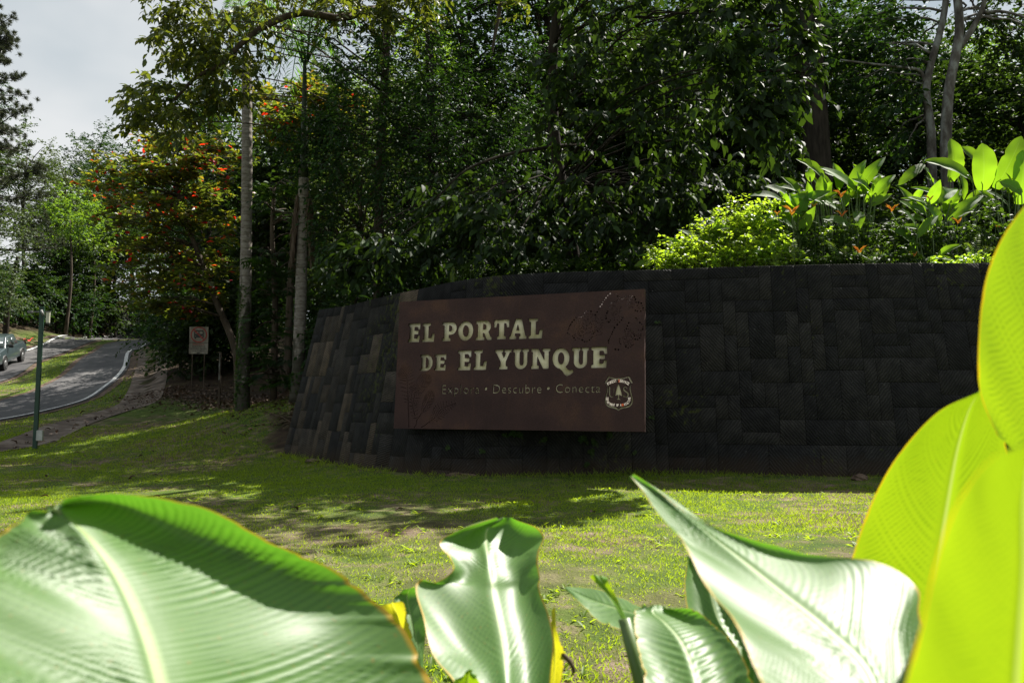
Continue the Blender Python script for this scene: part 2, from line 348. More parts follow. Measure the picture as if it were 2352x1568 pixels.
def stonemat(name, ang, stops):
    m, t, b = mat(name, .8, .12)
    oi = nd(t, 'ShaderNodeObjectInfo'); uv = nd(t, 'ShaderNodeUVMap')
    mpn = nd(t, 'ShaderNodeMapping'); mpn.inputs['Rotation'].default_value = (0, 0, R(ang)); t.links.new(uv.outputs['UV'], mpn.inputs['Vector'])
    wv = nd(t, 'ShaderNodeTexWave'); wv.inputs['Scale'].default_value = 7.5; wv.inputs['Distortion'].default_value = 3.5; wv.inputs['Detail'].default_value = 3; wv.inputs['Detail Scale'].default_value = 2
    t.links.new(mpn.outputs['Vector'], wv.inputs['Vector'])
    n = noise(t, 5, 6); n2 = noise(t, 45, 4)
    base = ramp(t, oi.outputs['Random'], stops)
    c = mixc(t, 1, base, ramp(t, n, [(.3, (.55, .55, .55)), (.7, (1.35, 1.32, 1.28))]), 'MULTIPLY')
    c = mixc(t, 1, c, ramp(t, wv.outputs['Fac'], [(0, (.6, .6, .6)), (1, (1.3, 1.3, 1.3))]), 'MULTIPLY')
    # pale lichen specks, moss streaks near a few places
    sp = ramp(t, noise(t, 17, 2), [(.71, (0, 0, 0)), (.76, (1, 1, 1))]); c = mixc(t, math_(t, 'MULTIPLY', sp, .5), c, (.10, .10, .095))
    mo = ramp(t, math_(t, 'MULTIPLY', noise(t, .55, 2), noise(t, 12, 5)), [(.36, (0, 0, 0)), (.42, (1, 1, 1))]); c = mixc(t, math_(t, 'MULTIPLY', mo, .6), c, (.05, .06, .012))
    tc = nd(t, 'ShaderNodeTexCoord'); sx = nd(t, 'ShaderNodeSeparateXYZ'); t.links.new(tc.outputs['Object'], sx.inputs['Vector'])
    ml = nd(t, 'ShaderNodeMapRange'); ml.inputs['From Min'].default_value = .95; ml.inputs['From Max'].default_value = .45
    t.links.new(math_(t, 'ADD', sx.outputs['Z'], math_(t, 'MULTIPLY', n, .35)), ml.inputs['Value'])
    c = mixc(t, math_(t, 'MULTIPLY', ml.outputs['Result'], .75), c, (.055, .036, .022))      # soil splashed on the lowest course
    t.links.new(c, b.inputs['Base Color'])
    bump(t, b, math_(t, 'ADD', math_(t, 'MULTIPLY', wv.outputs['Fac'], 1.0), n2), .7, .012); return m
DK = [(0, (.013, .013, .0135)), (.4, (.0165, .0165, .017)), (.75, (.020, .0195, .019)), (1, (.025, .024, .0225))]
M_st = [stonemat('basalt_chiselled_right', 42, DK), stonemat('basalt_chiselled_left', -40, DK)]
BR = [(0, (.020, .020, .0195)), (.35, (.030, .027, .024)), (.6, (.055, .044, .033)), (.8, (.040, .036, .033)), (1, (.085, .066, .048))]
M_stb = stonemat('basalt_brown_skylit', 75, BR)  # lighter brown: partly the stone's tone, partly sky reflection put into the colour
M_joint = noisy('wall_core', [(.3, (.009, .009, .009)), (.7, (.016, .0155, .015))], 8, .95, .1, 0)
stonewall = setp(empty('stone_wall', tuple(WB[5])), 'long curved dark basalt retaining wall of mixed stone blocks, carrying the brown sign', 'wall', kind='thing')
mb = MB(); ns = 120; ss = np.linspace(.015, WLEN, ns)
sect = [(0, -.03), (.35, -.03), (.7, -.03), (.992, -.03), (.992, -.42), (.5, -.75), (0, -1.0)]
mb.grid(np.concatenate([wallpt(ss, np.full(ns, h), np.full(ns, o))[:, None] for h, o in sect], 1).reshape(-1, 3), ns, len(sect))
e = np.array([wallpt(np.array([.015]), np.array([h]), np.array([o]))[0] for h, o in sect]); mb.add(e, [tuple(range(len(sect)))])
mb.build('wall_core', M_joint, stonewall, smooth=False)
mod = .2; nc = int(WLEN / mod); nr = 18; occ = np.zeros((nc, nr), bool); stones = []
sizes = [(2, 2), (3, 2), (2, 3), (1, 3), (4, 2), (2, 4), (2, 1), (3, 1), (1, 2), (4, 1), (4, 3), (1, 4), (1, 1)]
for j in range(nr):
    for i in range(nc):
        if occ[i, j]: continue
        cand = random.sample(sizes[:11], 7) + [(1, 1)]
        if i * mod < 4.2: cand = [(1, 3), (1, 2), (2, 3), (2, 2), (1, 4), (2, 4), (2, 1), (1, 1)]; random.shuffle(cand); cand.sort(key=lambda q: q == (1, 1))
        for w, h in cand:
            if i + w <= nc and j + h <= nr and not occ[i:i + w, j:j + h].any():
                occ[i:i + w, j:j + h] = True; stones.append((i, j, w, h)); break
def stone_geo(i, j, w, h, o):
    g = .0022; s0, s1 = i * WLEN / nc + g, (i + w) * WLEN / nc - g; h0, h1_ = j / nr + g / 3.5, (j + h) / nr - g / 3.5
    nn = 3; s = np.linspace(s0, s1, nn); b_ = .0035
    rows = [(h0, -.06), (h0, o - b_), (h0 + b_ / 3.5, o), (h1_ - b_ / 3.5, o), (h1_, o - b_), (h1_, -.06)]
    s = np.array([s0, s0, s0 + b_, s1 - b_, s1, s1]); oo = [-.06, None, 0, 0, None, -.06]
    v = []; uv = []
    for hh, ob in rows:
        for k in range(6):
            q = -.06 if k in (0, 5) else (min(ob, o - b_) if k in (1, 4) else ob)
            v.append(wallpt(np.array([s[k]]), np.array([hh]), np.array([q]))[0]); uv.append((s[k], hh * 3.5))
    return np.array(v), np.array(uv)
vis = [st for st in stones if wallpt(np.array([st[0] * WLEN / nc]), np.array([.5]))[0][0] < 7.6]
vis.sort(key=lambda q: -q[2] * q[3]); head = set(vis[:298]); rest = MB()
for st in stones:
    o = random.choice([0, .001, .002, .003, .004]) + random.uniform(0, .002)
    v, uv = stone_geo(*st, o)
    left = st[0] * mod < 4.5 and random.random() < .85 * (1 - st[0] * mod / 7)
    if st in head:
        m1 = MB(); m1.grid(v, 6, 6, uv=uv); m1.build('stone', M_stb if left else random.choice(M_st), stonewall, smooth=False)
    else: rest.grid(v, 6, 6, uv=uv)
setp(rest.build('small_stones', M_st[0], stonewall, smooth=False), kind='stuff')

# ------------------------------------------------------------------ entrance sign
M_corten = None
def cortenmat():
    m, t, b = mat('weathered_steel', .66, .2)
    n = noise(t, 1.6, 6); n2 = noise(t, 60, 3); st = noise(t, 3, 4, stretch=(4, 4, .25))
    c = ramp(t, n, [(.3, (.036, .019, .018)), (.55, (.052, .027, .024)), (.75, (.085, .042, .028))])
    c = mixc(t, math_(t, 'MULTIPLY', ramp(t, st, [(.60, (0, 0, 0)), (.80, (1, 1, 1))]), .22), c, (.13, .055, .024))
    c = mixc(t, 1, c, ramp(t, n2, [(.3, (.75, .75, .75)), (.7, (1.25, 1.25, 1.25))]), 'MULTIPLY')
    t.links.new(c, b.inputs['Base Color']); bump(t, b, n2, .25, .003); b.inputs['Metallic'].default_value = .15; return m
M_corten = cortenmat()
def creammat():
    m, t, b = mat('cream_backing', .6, .3)
    n = noise(t, 5, 5); st = noise(t, 7, 5, stretch=(3, 3, .22))
    c = ramp(t, n, [(.3, (.62, .54, .34)), (.6, (.84, .76, .54)), (.8, (.86, .80, .62))])
    c = mixc(t, math_(t, 'MULTIPLY', ramp(t, st, [(.55, (0, 0, 0)), (.75, (1, 1, 1))]), .6), c, (.25, .24, .07))
    t.links.new(c, b.inputs['Base Color']); return m
M_cream = creammat()
YL, YR = 13.62, 12.05
BL, BRr = P(905, 983, YL), P(1480, 992, YR); zb = (BL[2] + BRr[2]) / 2; BL[2] = BRr[2] = zb
U = BRr - BL; PW = np.linalg.norm(U); U /= PW; NB = np.array([-U[1], U[0], 0.])        # NB points back, into the wall
V = np.array([0, 0, 1.]) + .075 * NB; V /= np.linalg.norm(V); PH = 2.19
NF = np.cross(U, V)                                                             # towards the camera
def PU(u, v, n=0.): return BL + u * U + v * V + n * NF
# homography photo pixel -> panel metres
src = [(905, 983), (1480, 992), (1485, 660), (912, 696)]; dst = [(0, 0), (PW, 0), (PW, PH), (0, PH)]
rows = []; rhs = []
for (x, y), (u, v) in zip(src, dst):
    rows += [[x, y, 1, 0, 0, 0, -u * x, -u * y], [0, 0, 0, x, y, 1, -v * x, -v * y]]; rhs += [u, v]
hm_ = np.append(np.linalg.solve(np.array(rows), np.array(rhs)), 1).reshape(3, 3)
def px2uv(x, y):
    q = hm_ @ np.array([x, y, 1.]); return q[:2] / q[2]
def zoom2uv(ox, oy, sc): return lambda x, y: px2uv((ox + x / sc) / 1.63265, (oy + y / sc) / 1.63265)
def arc(cx, cy, rx, ry, a0, a1, n=9): return [(cx + rx * math.cos(R(a)), cy + ry * math.sin(R(a))) for a in np.linspace(a0, a1, n)]
GL = {
 'E': [[(0, 0), (.95, 0), (1, .35), (.79, .35), (.73, .2), (.53, .2), (.53, .42), (.85, .42), (.88, .61), (.53, .61), (.53, .81), (.76, .81), (.82, .66), (1, .66), (1, 1), (0, 1), (0, .87), (.13, .83), (.13, .17), (0, .13)]],
 'L': [[(0, 0), (.96, 0), (1, .43), (.78, .43), (.70, .2), (.52, .2), (.52, .83), (.68, .87), (.68, 1), (0, 1), (0, .87), (.14, .83), (.14, .17), (0, .13)]],
 'P': [[(0, 0), (.6, 0), (.6, .13), (.48, .17), (.48, .33)] + arc(.62, .665, .38, .335, -85, 90, 13) + [(0, 1), (0, .87), (.12, .83), (.12, .17), (0, .13)], [(.48, .51)] + arc(.54, .665, .12, .155, -80, 80, 7) + [(.48, .82)]],
 'O': [arc(.5, .5, .5, .5, 0, 345, 28), arc(.51, .5, .17, .29, 0, 340, 20)],
 'R': [[(0, 0), (.56, 0), (.56, .13), (.46, .17), (.46, .37), (.52, .37), (.64, .08), (.74, 0), (1, 0), (1, .13), (.92, .16), (.80, .42)] + arc(.58, .69, .36, .31, -42, 90, 11) + [(0, 1), (0, .87), (.11, .83), (.11, .17), (0, .13)], [(.46, .54)] + arc(.52, .69, .11, .14, -80, 80, 7) + [(.46, .84)]],
 'T': [[(.20, 0), (.80, 0), (.80, .13), (.68, .17), (.68, .81), (.78, .81), (.84, .6), (1, .6), (1, 1), (0, 1), (0, .6), (.16, .6), (.22, .81), (.32, .81), (.32, .17), (.20, .13)]],
 'A': [[(0, 0), (.42, 0), (.42, .12), (.33, .16), (.36, .28), (.61, .28), (.64, .16), (.55, .12), (.55, 0), (1, 0), (1, .12), (.93, .15), (.71, 1), (.36, 1), (.07, .15), (0, .12)], [(.41, .43), (.57, .43), (.49, .72)]],
 'D': [[(0, 0)] + arc(.48, .5, .52, .5, -90, 90, 15) + [(0, 1), (0, .87), (.11, .83), (.11, .17), (0, .13)], [(.45, .17)] + arc(.47, .5, .17, .33, -80, 80, 9) + [(.45, .83)]],
 'Y': [[(.25, 0), (.79, 0), (.79, .13), (.68, .17), (.68, .40), (.90, .83), (1, .87), (1, 1), (.57, 1), (.57, .87), (.64, .83), (.54, .58), (.42, .83), (.50, .87), (.50, 1), (0, 1), (0, .87), (.08, .83), (.34, .38), (.34, .17), (.25, .13)]],
 'U': [[(0, 1), (0, .87), (.1, .83)] + arc(.5, .32, .40, .32, 180, 360, 13) + [(.9, .83), (1, .87), (1, 1), (.57, 1), (.57, .87), (.64, .83)] + arc(.53, .32, .11, .14, 360, 180, 7) + [(.42, .83), (.50, .87), (.50, 1)]],
 'N': [[(0, 0), (.42, 0), (.42, .13), (.33, .17), (.33, .60), (.63, 0), (.92, 0), (.92, .83), (1, .87), (1, 1), (.58, 1), (.58, .87), (.68, .83), (.68, .44), (.38, 1), (0, 1), (0, .87), (.08, .83), (.08, .17), (0, .13)]],
 'Q': [arc(.5, .5, .5, .5, -55, 262, 26) + [(.56, -.08), (.70, -.27), (.86, -.36), (1.08, -.29), (1.24, -.17), (1.20, -.04), (1.02, -.09), (.90, -.04)], arc(.51, .5, .17, .29, 0, 340, 20)],
}
z4 = zoom2uv(1480, 1150, 2.8)
LET = [('E', 118, 242, 187, 384), ('L', 262, 395, 182, 380), ('P', 472, 625, 170, 370), ('O', 637, 800, 158, 366), ('R', 825, 997, 152, 358), ('T', 1017, 1180, 140, 348), ('A', 1180, 1367, 130, 344), ('L', 1387, 1537, 124, 338),
       ('D', 250, 380, 513, 682), ('E', 397, 520, 508, 678), ('E', 640, 782, 466, 674), ('L', 805, 947, 462, 670), ('Y', 1030, 1205, 456, 664), ('U', 1222, 1392, 448, 660), ('N', 1412, 1620, 443, 657), ('Q', 1640, 1825, 435, 655), ('U', 1850, 2033, 430, 650), ('E', 2055, 2230, 422, 645)]
loops = [[(0, 0), (PW, 0), (PW, PH), (0, PH)]]; avoid = []
for ch, x0, x1, y0, y1 in LET:
    u0, u1 = z4(x0, (y0 + y1) / 2)[0], z4(x1, (y0 + y1) / 2)[0]; v0, v1 = z4((x0 + x1) / 2, y1)[1], z4((x0 + x1) / 2, y0)[1]
    avoid.append((u0, u1, v0, v1))
    for lp in GL[ch]: loops.append([(u0 + a * (u1 - u0), v0 + b * (v1 - v0)) for a, b in lp])
def text_loops(s, size=1., space=1., off=0.):
    cu = bpy.data.curves.new('t', 'FONT'); cu.body = s; cu.size = size; cu.space_character = space; cu.resolution_u = 3; cu.offset = off
    o = bpy.data.objects.new('t', cu); COL.objects.link(o)
    dg = bpy.context.evaluated_depsgraph_get(); ev = o.evaluated_get(dg); c2 = ev.to_curve(dg); res = []
    for sp in c2.splines:
        pts = []
        bp = sp.bezier_points
        if len(bp):
            for i in range(len(bp)):
                a, b = bp[i], bp[(i + 1) % len(bp)]
                pts.append(a.co[:2])
                st = 'VECTOR' in (a.handle_right_type,) and 'VECTOR' in (b.handle_left_type,)
                if not st:
                    for t in (.34, .67):
                        q = (1 - t) ** 3 * a.co + 3 * (1 - t) ** 2 * t * a.handle_right + 3 * (1 - t) * t * t * b.handle_left + t ** 3 * b.co
                        pts.append(q[:2])
        else: pts = [p.co[:2] for p in sp.points]
        res.append([(float(x), float(y)) for x, y in pts])
    ev.to_curve_clear(); bpy.data.objects.remove(o); bpy.data.curves.remove(cu); return res
def fit(lps, u0, u1, v0, v1, cap=None):
    xs = [p[0] for l in lps for p in l]; ys = [p[1] for l in lps for p in l]; x0, x1 = min(xs), max(xs); yb, yt = (0, cap) if cap else (min(ys), max(ys))
    return [[(u0 + (x - x0) / (x1 - x0) * (u1 - u0), v0 + (y - yb) / (yt - yb) * (v1 - v0)) for x, y in l] for l in lps]
z3 = zoom2uv(1050, 950, 1.68)
capE = max(p[1] for l in text_loops('E') for p in l)
for wd, x0, x1, yt, yb in (('Explora', 1010, 1245, 832, 887), ('Descubre', 1330, 1638, 829, 884), ('Conecta', 1728, 2015, 826, 880)):
    u0, v0 = z3(x0, yb); u1, _ = z3(x1, yb); v1 = z3(x0, yt)[1]; avoid.append((u0, u1, v0, v1))
    loops += fit(text_loops(wd, 1, 1.12, .018), u0, u1, v0, v1, capE)
for x, y in ((1286, 855), (1681, 852)):
    u, v = z3(x, y); loops.append([(u + .026 * math.cos(a), v + .026 * math.sin(a)) for a in np.linspace(0, 2 * np.pi, 14, endpoint=False)])
zE = zoom2uv(2200, 1380, 8.711)
sh = cr([(700, 275), (860, 325), (1030, 340), (1220, 320), (1390, 268), (1455, 385), (1525, 480)], 16).tolist() + cr([(1470, 540), (1440, 640), (1455, 790), (1510, 980), (1515, 1120), (1470, 1220), (1370, 1295), (1180, 1330), (1080, 1365), (1025, 1412)], 18).tolist() + \
     cr([(970, 1365), (870, 1325), (680, 1280), (600, 1200), (570, 1080), (590, 940), (640, 780), (650, 650), (610, 545), (562, 485)], 18).tolist() + [(635, 375)]
sc_ = np.array([1035, 830.]); inner = [((x - sc_[0]) * (.905 if abs(x - 1035) > 60 else 1) + sc_[0], (y - sc_[1]) * .905 + sc_[1]) for x, y in sh]
tree = [(1035, 510), (1060, 560), (1050, 565), (1085, 625), (1072, 630), (1105, 690), (1090, 695), (1125, 755), (1110, 760), (1145, 830), (1128, 838), (1168, 910), (1130, 920), (1060, 880), (1050, 905), (1050, 990), (1070, 1020), (1118, 1052), (1025, 1045), (930, 1052), (990, 1020), (1008, 985), (1008, 905), (1000, 880), (930, 920), (898, 915), (940, 842), (922, 838), (955, 770), (940, 765), (970, 700), (958, 696), (985, 630), (975, 627), (1010, 565), (1002, 560)]
Uo = [(708, 610), (760, 615), (755, 890), (790, 940), (840, 930), (862, 880), (862, 630), (890, 630), (885, 890), (850, 960), (790, 972), (735, 945), (712, 890)]
So = [(1330, 620), (1330, 690), (1310, 690), (1280, 640), (1230, 650), (1220, 690), (1260, 740), (1350, 800), (1385, 850), (1375, 920), (1310, 975), (1240, 950), (1200, 970), (1190, 880), (1212, 880), (1235, 930), (1300, 940), (1335, 890), (1320, 830), (1230, 770), (1190, 720), (1190, 650), (1240, 612), (1290, 625), (1315, 640)]
for lp in (sh, inner, tree, Uo, So): loops.append([tuple(zE(x, y)) for x, y in lp])
us, vs = zip(*[zE(x, y) for x, y in sh]); avoid.append((min(us), max(us), min(vs), max(vs)))
# perforated flower and fern
dots = []
z5 = zoom2uv(2080, 1070, 4.7525); z6 = zoom2uv(1450, 1350, 5.227)
def try_dot(uv, r):
    u, v = uv
    if not (.02 < u < PW - .02 and .02 < v < PH - .02): return
    for a in avoid:
        if a[0] - r - .01 < u < a[1] + r + .01 and a[2] - r - .03 < v < a[3] + r + .01: return
    for q in dots:
        if (q[0] - u) ** 2 + (q[1] - v) ** 2 < (q[2] + r + .003) ** 2: return
    dots.append((u, v, r))
for pl in ([(220, 800), (265, 700), (310, 640), (370, 575), (440, 560), (490, 540), (530, 460), (590, 455), (675, 450)], [(720, 520), (790, 400), (850, 300), (910, 210), (990, 125)], [(220, 850), (310, 915), (350, 970)],
           [(480, 980), (540, 1010), (600, 985), (650, 930), (690, 850), (760, 810)], [(1020, 300), (1090, 280), (1140, 250), (1230, 215), (1300, 180), (1390, 170), (1450, 190), (1470, 260), (1500, 340)], [(1110, 130), (1150, 190), (1220, 230)],
           [(985, 385), (930, 500), (920, 580), (950, 660), (1000, 620)], [(1075, 750), (1020, 870), (980, 940), (960, 1000), (980, 1050)], [(1120, 690), (1200, 620), (1220, 560)], [(1500, 280), (1560, 290), (1605, 390), (1590, 430), (1510, 450), (1460, 430)],
           [(1340, 660), (1305, 730), (1280, 780)], [(1470, 570), (1500, 620), (1590, 700), (1600, 760), (1560, 800), (1490, 780)], [(1560, 870), (1535, 940), (1460, 960), (1430, 870)], [(1420, 1050), (1330, 1110), (1280, 1090)], [(1085, 1140), (1120, 1155), (1170, 1135)], [(1170, 950), (1160, 1030), (1200, 1040)]):
    ln = sum(math.dist(a, b) for a, b in zip(pl[:-1], pl[1:]))
    for x, y in cr(pl, int(ln / 27) + 2): try_dot(z5(x + random.uniform(-4, 4), y + random.uniform(-4, 4)), random.choice([.010, .013, .016]))
for (cx, cy, rx, ry, n) in ((600, 680, 290, 190, 190), (430, 850, 110, 110, 40), (1110, 460, 110, 160, 70), (1325, 910, 110, 180, 120), (1370, 290, 90, 100, 60), (1540, 350, 55, 60, 15), (1500, 900, 70, 50, 20), (760, 820, 90, 90, 50)):
    for _ in range(n):
        a, q = random.uniform(0, 6.283), math.sqrt(random.random()); try_dot(z5(cx + rx * q * math.cos(a), cy + ry * q * math.sin(a)), random.choice([.006, .007, .008]))
for pl, wmax in (([(435, 1300), (418, 1000), (405, 720), (380, 400), (330, 240), (250, 180)], 150), ([(535, 1320), (580, 1200), (500, 900), (545, 620), (520, 430)], 110), ([(670, 1320), (800, 1230), (960, 1100), (1060, 960), (1330, 850)], 130), ([(600, 900), (620, 650), (700, 430), (800, 300)], 130), ([(600, 1160), (700, 1000), (800, 800), (860, 600)], 100)):
    c = cr(pl, 46); t = np.gradient(c, axis=0); t /= np.linalg.norm(t, axis=1, keepdims=True)
    for i in range(46):
        try_dot(z6(*c[i]), .011 if i < 22 else .009)
        if i > 12 and i % 2 == 0:
            w = wmax * math.sin((i - 10) / 37 * math.pi) ** .8
            for sg in (-1, 1):
                k = int(w / 17)
                for q in range(1, k + 1):
                    d = w * q / k; try_dot(z6(c[i][0] + sg * t[i][1] * d + t[i][0] * d * .35, c[i][1] - sg * t[i][0] * d + t[i][1] * d * .35), .008 if q < k else .006)
for u, v, r in dots: loops.append([(u + r * math.cos(a), v + r * math.sin(a)) for a in np.linspace(0, 2 * np.pi, 6, endpoint=False)])
def fill_mesh(name, lps, thick, mapf, material, parent, smooth=False):
    cu = bpy.data.curves.new(name, 'CURVE'); cu.dimensions = '2D'; cu.fill_mode = 'BOTH'; cu.extrude = thick / 2
    for lp in lps:
        sp = cu.splines.new('POLY'); sp.points.add(len(lp) - 1); sp.use_cyclic_u = True
        for p, (x, y) in zip(sp.points, lp): p.co = (x, y, 0, 1)
    o = bpy.data.objects.new(name, cu); COL.objects.link(o)
    dg = bpy.context.evaluated_depsgraph_get(); me = bpy.data.meshes.new_from_object(o.evaluated_get(dg)); bpy.data.objects.remove(o); bpy.data.curves.remove(cu)
    me.name = name
    co = np.empty(len(me.vertices) * 3, np.float32); me.vertices.foreach_get('co', co); co = co.reshape(-1, 3)
    w = np.array([mapf(*q) for q in co]); me.vertices.foreach_set('co', w.astype(np.float32).ravel()); me.update()
    me.materials.clear(); me.materials.append(material)
    return link(name, me, parent)
sign = setp(empty('entrance_sign', tuple(PU(PW / 2, 0))), 'wide rust-brown steel entrance sign with cut-out lettering, mounted on the dark stone wall', 'sign')
fill_mesh('face_plate', loops, .024, lambda x, y, z: PU(x, y, z), M_corten, sign)
o = MB(); iu = .16

def slab(name, u0, u1, v0, v1, n0, m):
    b_ = np.array([PU(u0, v0, n0), PU(u1, v0, n0), PU(u1, v1, n0), PU(u0, v1, n0)]); b_ = np.vstack([b_, b_ + NB * .012]); q = MB()
    q.add(b_, [(0, 1, 2, 3), (7, 6, 5, 4), (0, 4, 5, 1), (1, 5, 6, 2), (2, 6, 7, 3), (3, 7, 4, 0)]); return q.build(name, m, sign, smooth=False)
l1 = avoid[:8]; l2 = avoid[8:18]; l3 = avoid[18:]
for grp, pad_, n0, hi in ((l1, .04, -.036, 0), (l2, .04, -.036, 0), (l3[:3], .05, -.014, .05), (l3[3:], .005, -.0155, 0)):
    slab('backing_panel', min(a[0] for a in grp) - pad_, max(a[1] for a in grp) + pad_, min(a[2] for a in grp) - pad_ - (.12 if grp is l2 else .06 if hi else 0), max(a[3] for a in grp) + pad_, n0, M_cream)
slab('tray_back', .006, PW - .006, .006, PH - .006, -.087, M_corten)
o = MB()                                      # rim that closes the tray behind the face plate, 2 mm inside the plate edge
for a, b in (((.002, .002), (PW - .002, .002)), ((PW - .002, .002), (PW - .002, PH - .002)), ((PW - .002, PH - .002), (.002, PH - .002)), ((.002, PH - .002), (.002, .002))):
    c = (PW / 2, PH / 2); ia, ib = [(q[0] + (.012 if q[0] < c[0] else -.012), q[1] + (.012 if q[1] < c[1] else -.012)) for q in (a, b)]
    v = [PU(*q, n) for n in (-.0125, -.085) for q in (a, b, ib, ia)]
    o.add(v, [(0, 1, 2, 3), (7, 6, 5, 4), (0, 4, 5, 1), (2, 6, 7, 3)])
o.build('tray_rim', M_corten, sign, smooth=False)
o = MB(); g = [(.25, .35), (PW - .42, 1.2)]; v = []
for (u, dep) in g:
    for vv in (.22, PH - .26):
        a = PU(u, vv, -.082); v += [a, a + NB * dep]
o.add(v, [(0, 1, 3, 2), (4, 6, 7, 5), (0, 4, 5, 1), (2, 3, 7, 6), (0, 2, 6, 4)]); o.build('mounting_box', M_corten, sign, smooth=False)
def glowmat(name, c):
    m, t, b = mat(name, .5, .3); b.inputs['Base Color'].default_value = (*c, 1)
    b.inputs['Emission Color'].default_value = (*c, 1); b.inputs['Emission Strength'].default_value = .14; return m  # slight emission added so the raised letters stay bright; no lamp behind
M_lit = glowmat('glow_letter_white', (.85, .74, .62)); M_glowr = glowmat('glow_letter_orange', (.75, .16, .06))
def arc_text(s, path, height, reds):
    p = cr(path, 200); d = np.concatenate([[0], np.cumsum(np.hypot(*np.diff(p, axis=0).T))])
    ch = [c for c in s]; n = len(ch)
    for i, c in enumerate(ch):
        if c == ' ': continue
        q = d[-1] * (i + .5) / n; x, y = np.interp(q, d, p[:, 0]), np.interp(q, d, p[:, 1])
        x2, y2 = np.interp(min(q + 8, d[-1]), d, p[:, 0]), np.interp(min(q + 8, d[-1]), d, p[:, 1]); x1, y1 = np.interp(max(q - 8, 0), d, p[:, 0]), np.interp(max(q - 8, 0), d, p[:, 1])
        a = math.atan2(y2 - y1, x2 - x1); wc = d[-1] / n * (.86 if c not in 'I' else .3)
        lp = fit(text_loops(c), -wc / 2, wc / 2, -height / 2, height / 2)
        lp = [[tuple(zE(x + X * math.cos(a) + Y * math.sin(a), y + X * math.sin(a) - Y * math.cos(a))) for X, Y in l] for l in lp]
        fill_mesh('emblem_letter', lp, .006, lambda X, Y, Z: PU(X, Y, 0.0165 + Z), M_glowr if i in reds else M_lit, sign)
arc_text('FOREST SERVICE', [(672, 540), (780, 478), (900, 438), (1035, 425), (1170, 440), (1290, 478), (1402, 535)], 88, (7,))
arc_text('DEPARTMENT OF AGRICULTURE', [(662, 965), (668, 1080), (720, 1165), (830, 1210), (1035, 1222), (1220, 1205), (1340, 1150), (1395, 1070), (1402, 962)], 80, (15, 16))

# ------------------------------------------------------------------ foliage tools
def unit(v): return v / (np.linalg.norm(v, axis=-1, keepdims=True) + 1e-9)
T_OV = (np.array([(0, 0, 0), (.28, -.5, .07), (.28, 0, 0), (.28, .5, .07), (.65, -.42, .03), (.65, 0, -.04), (.65, .42, .03), (1, 0, -.14)]), [(0, 2, 1), (0, 3, 2), (1, 2, 5, 4), (2, 3, 6, 5), (4, 5, 7), (5, 6, 7)])
T_OB = (np.array([(0, 0, 0), (.35, -.3, .05), (.35, 0, 0), (.35, .3, .05), (.72, -.5, .04), (.72, 0, -.03), (.72, .5, .04), (1, 0, -.08)]), T_OV[1])
T_S = (np.array([(0, 0, 0), (.42, -.5, .08), (1, 0, -.06), (.42, .5, .08)]), [(0, 3, 2, 1)])
def lobed():
    n = 6; v = [(0, 0, 0)]; 
    for i in range(n):
        t = .1 + .8 * i / n; w = .5 * math.sin(math.pi * (t * .85 + .1)); v += [(t, 0, 0), (t + .03, .12, .02), (t + .2, w, -.05), (t + .11, .12, .02), (t + .03, -.12, .02), (t + .2, -w, -.05), (t + .11, -.12, .02)]
    v.append((1, 0, -.1)); f = []
    for i in range(n):
        b = 1 + 7 * i; nx = 1 + 7 * (i + 1) if i < n - 1 else len(v) - 1
        f += [(b, b + 1, b + 3, nx), (b + 1, b + 2, b + 3), (b, nx, b + 6, b + 4), (b + 4, b + 6, b + 5)]
    return np.array(v), f
T_LOB = lobed()
def leaves(mb, tm, p, d, n, ln, wd, rnd):
    """append leaves: p base points, d tip directions, n normals, ln lengths, wd widths"""
    tv, tf = tm; d = unit(d); s = unit(np.cross(d, n)); n = np.cross(s, d); k = len(p); m = len(tv)
    v = p[:, None] + tv[None, :, 0, None] * (ln[:, None, None] * d[:, None]) + tv[None, :, 1, None] * (wd[:, None, None] * s[:, None]) + tv[None, :, 2, None] * (ln[:, None, None] * n[:, None])
    off = (np.arange(k) * m)[:, None, None]; by = {}
    for q in tf: by.setdefault(len(q), []).append(q)
    base = mb.n; mb.v.append(v.reshape(-1, 3)); mb.r.append(np.repeat(rnd, m)); mb.uv.append(np.zeros((k * m, 2))); mb.n += k * m
    for q in by.values(): mb.f.append((np.array(q)[None] + off).reshape(-1, len(q[0])) + base)
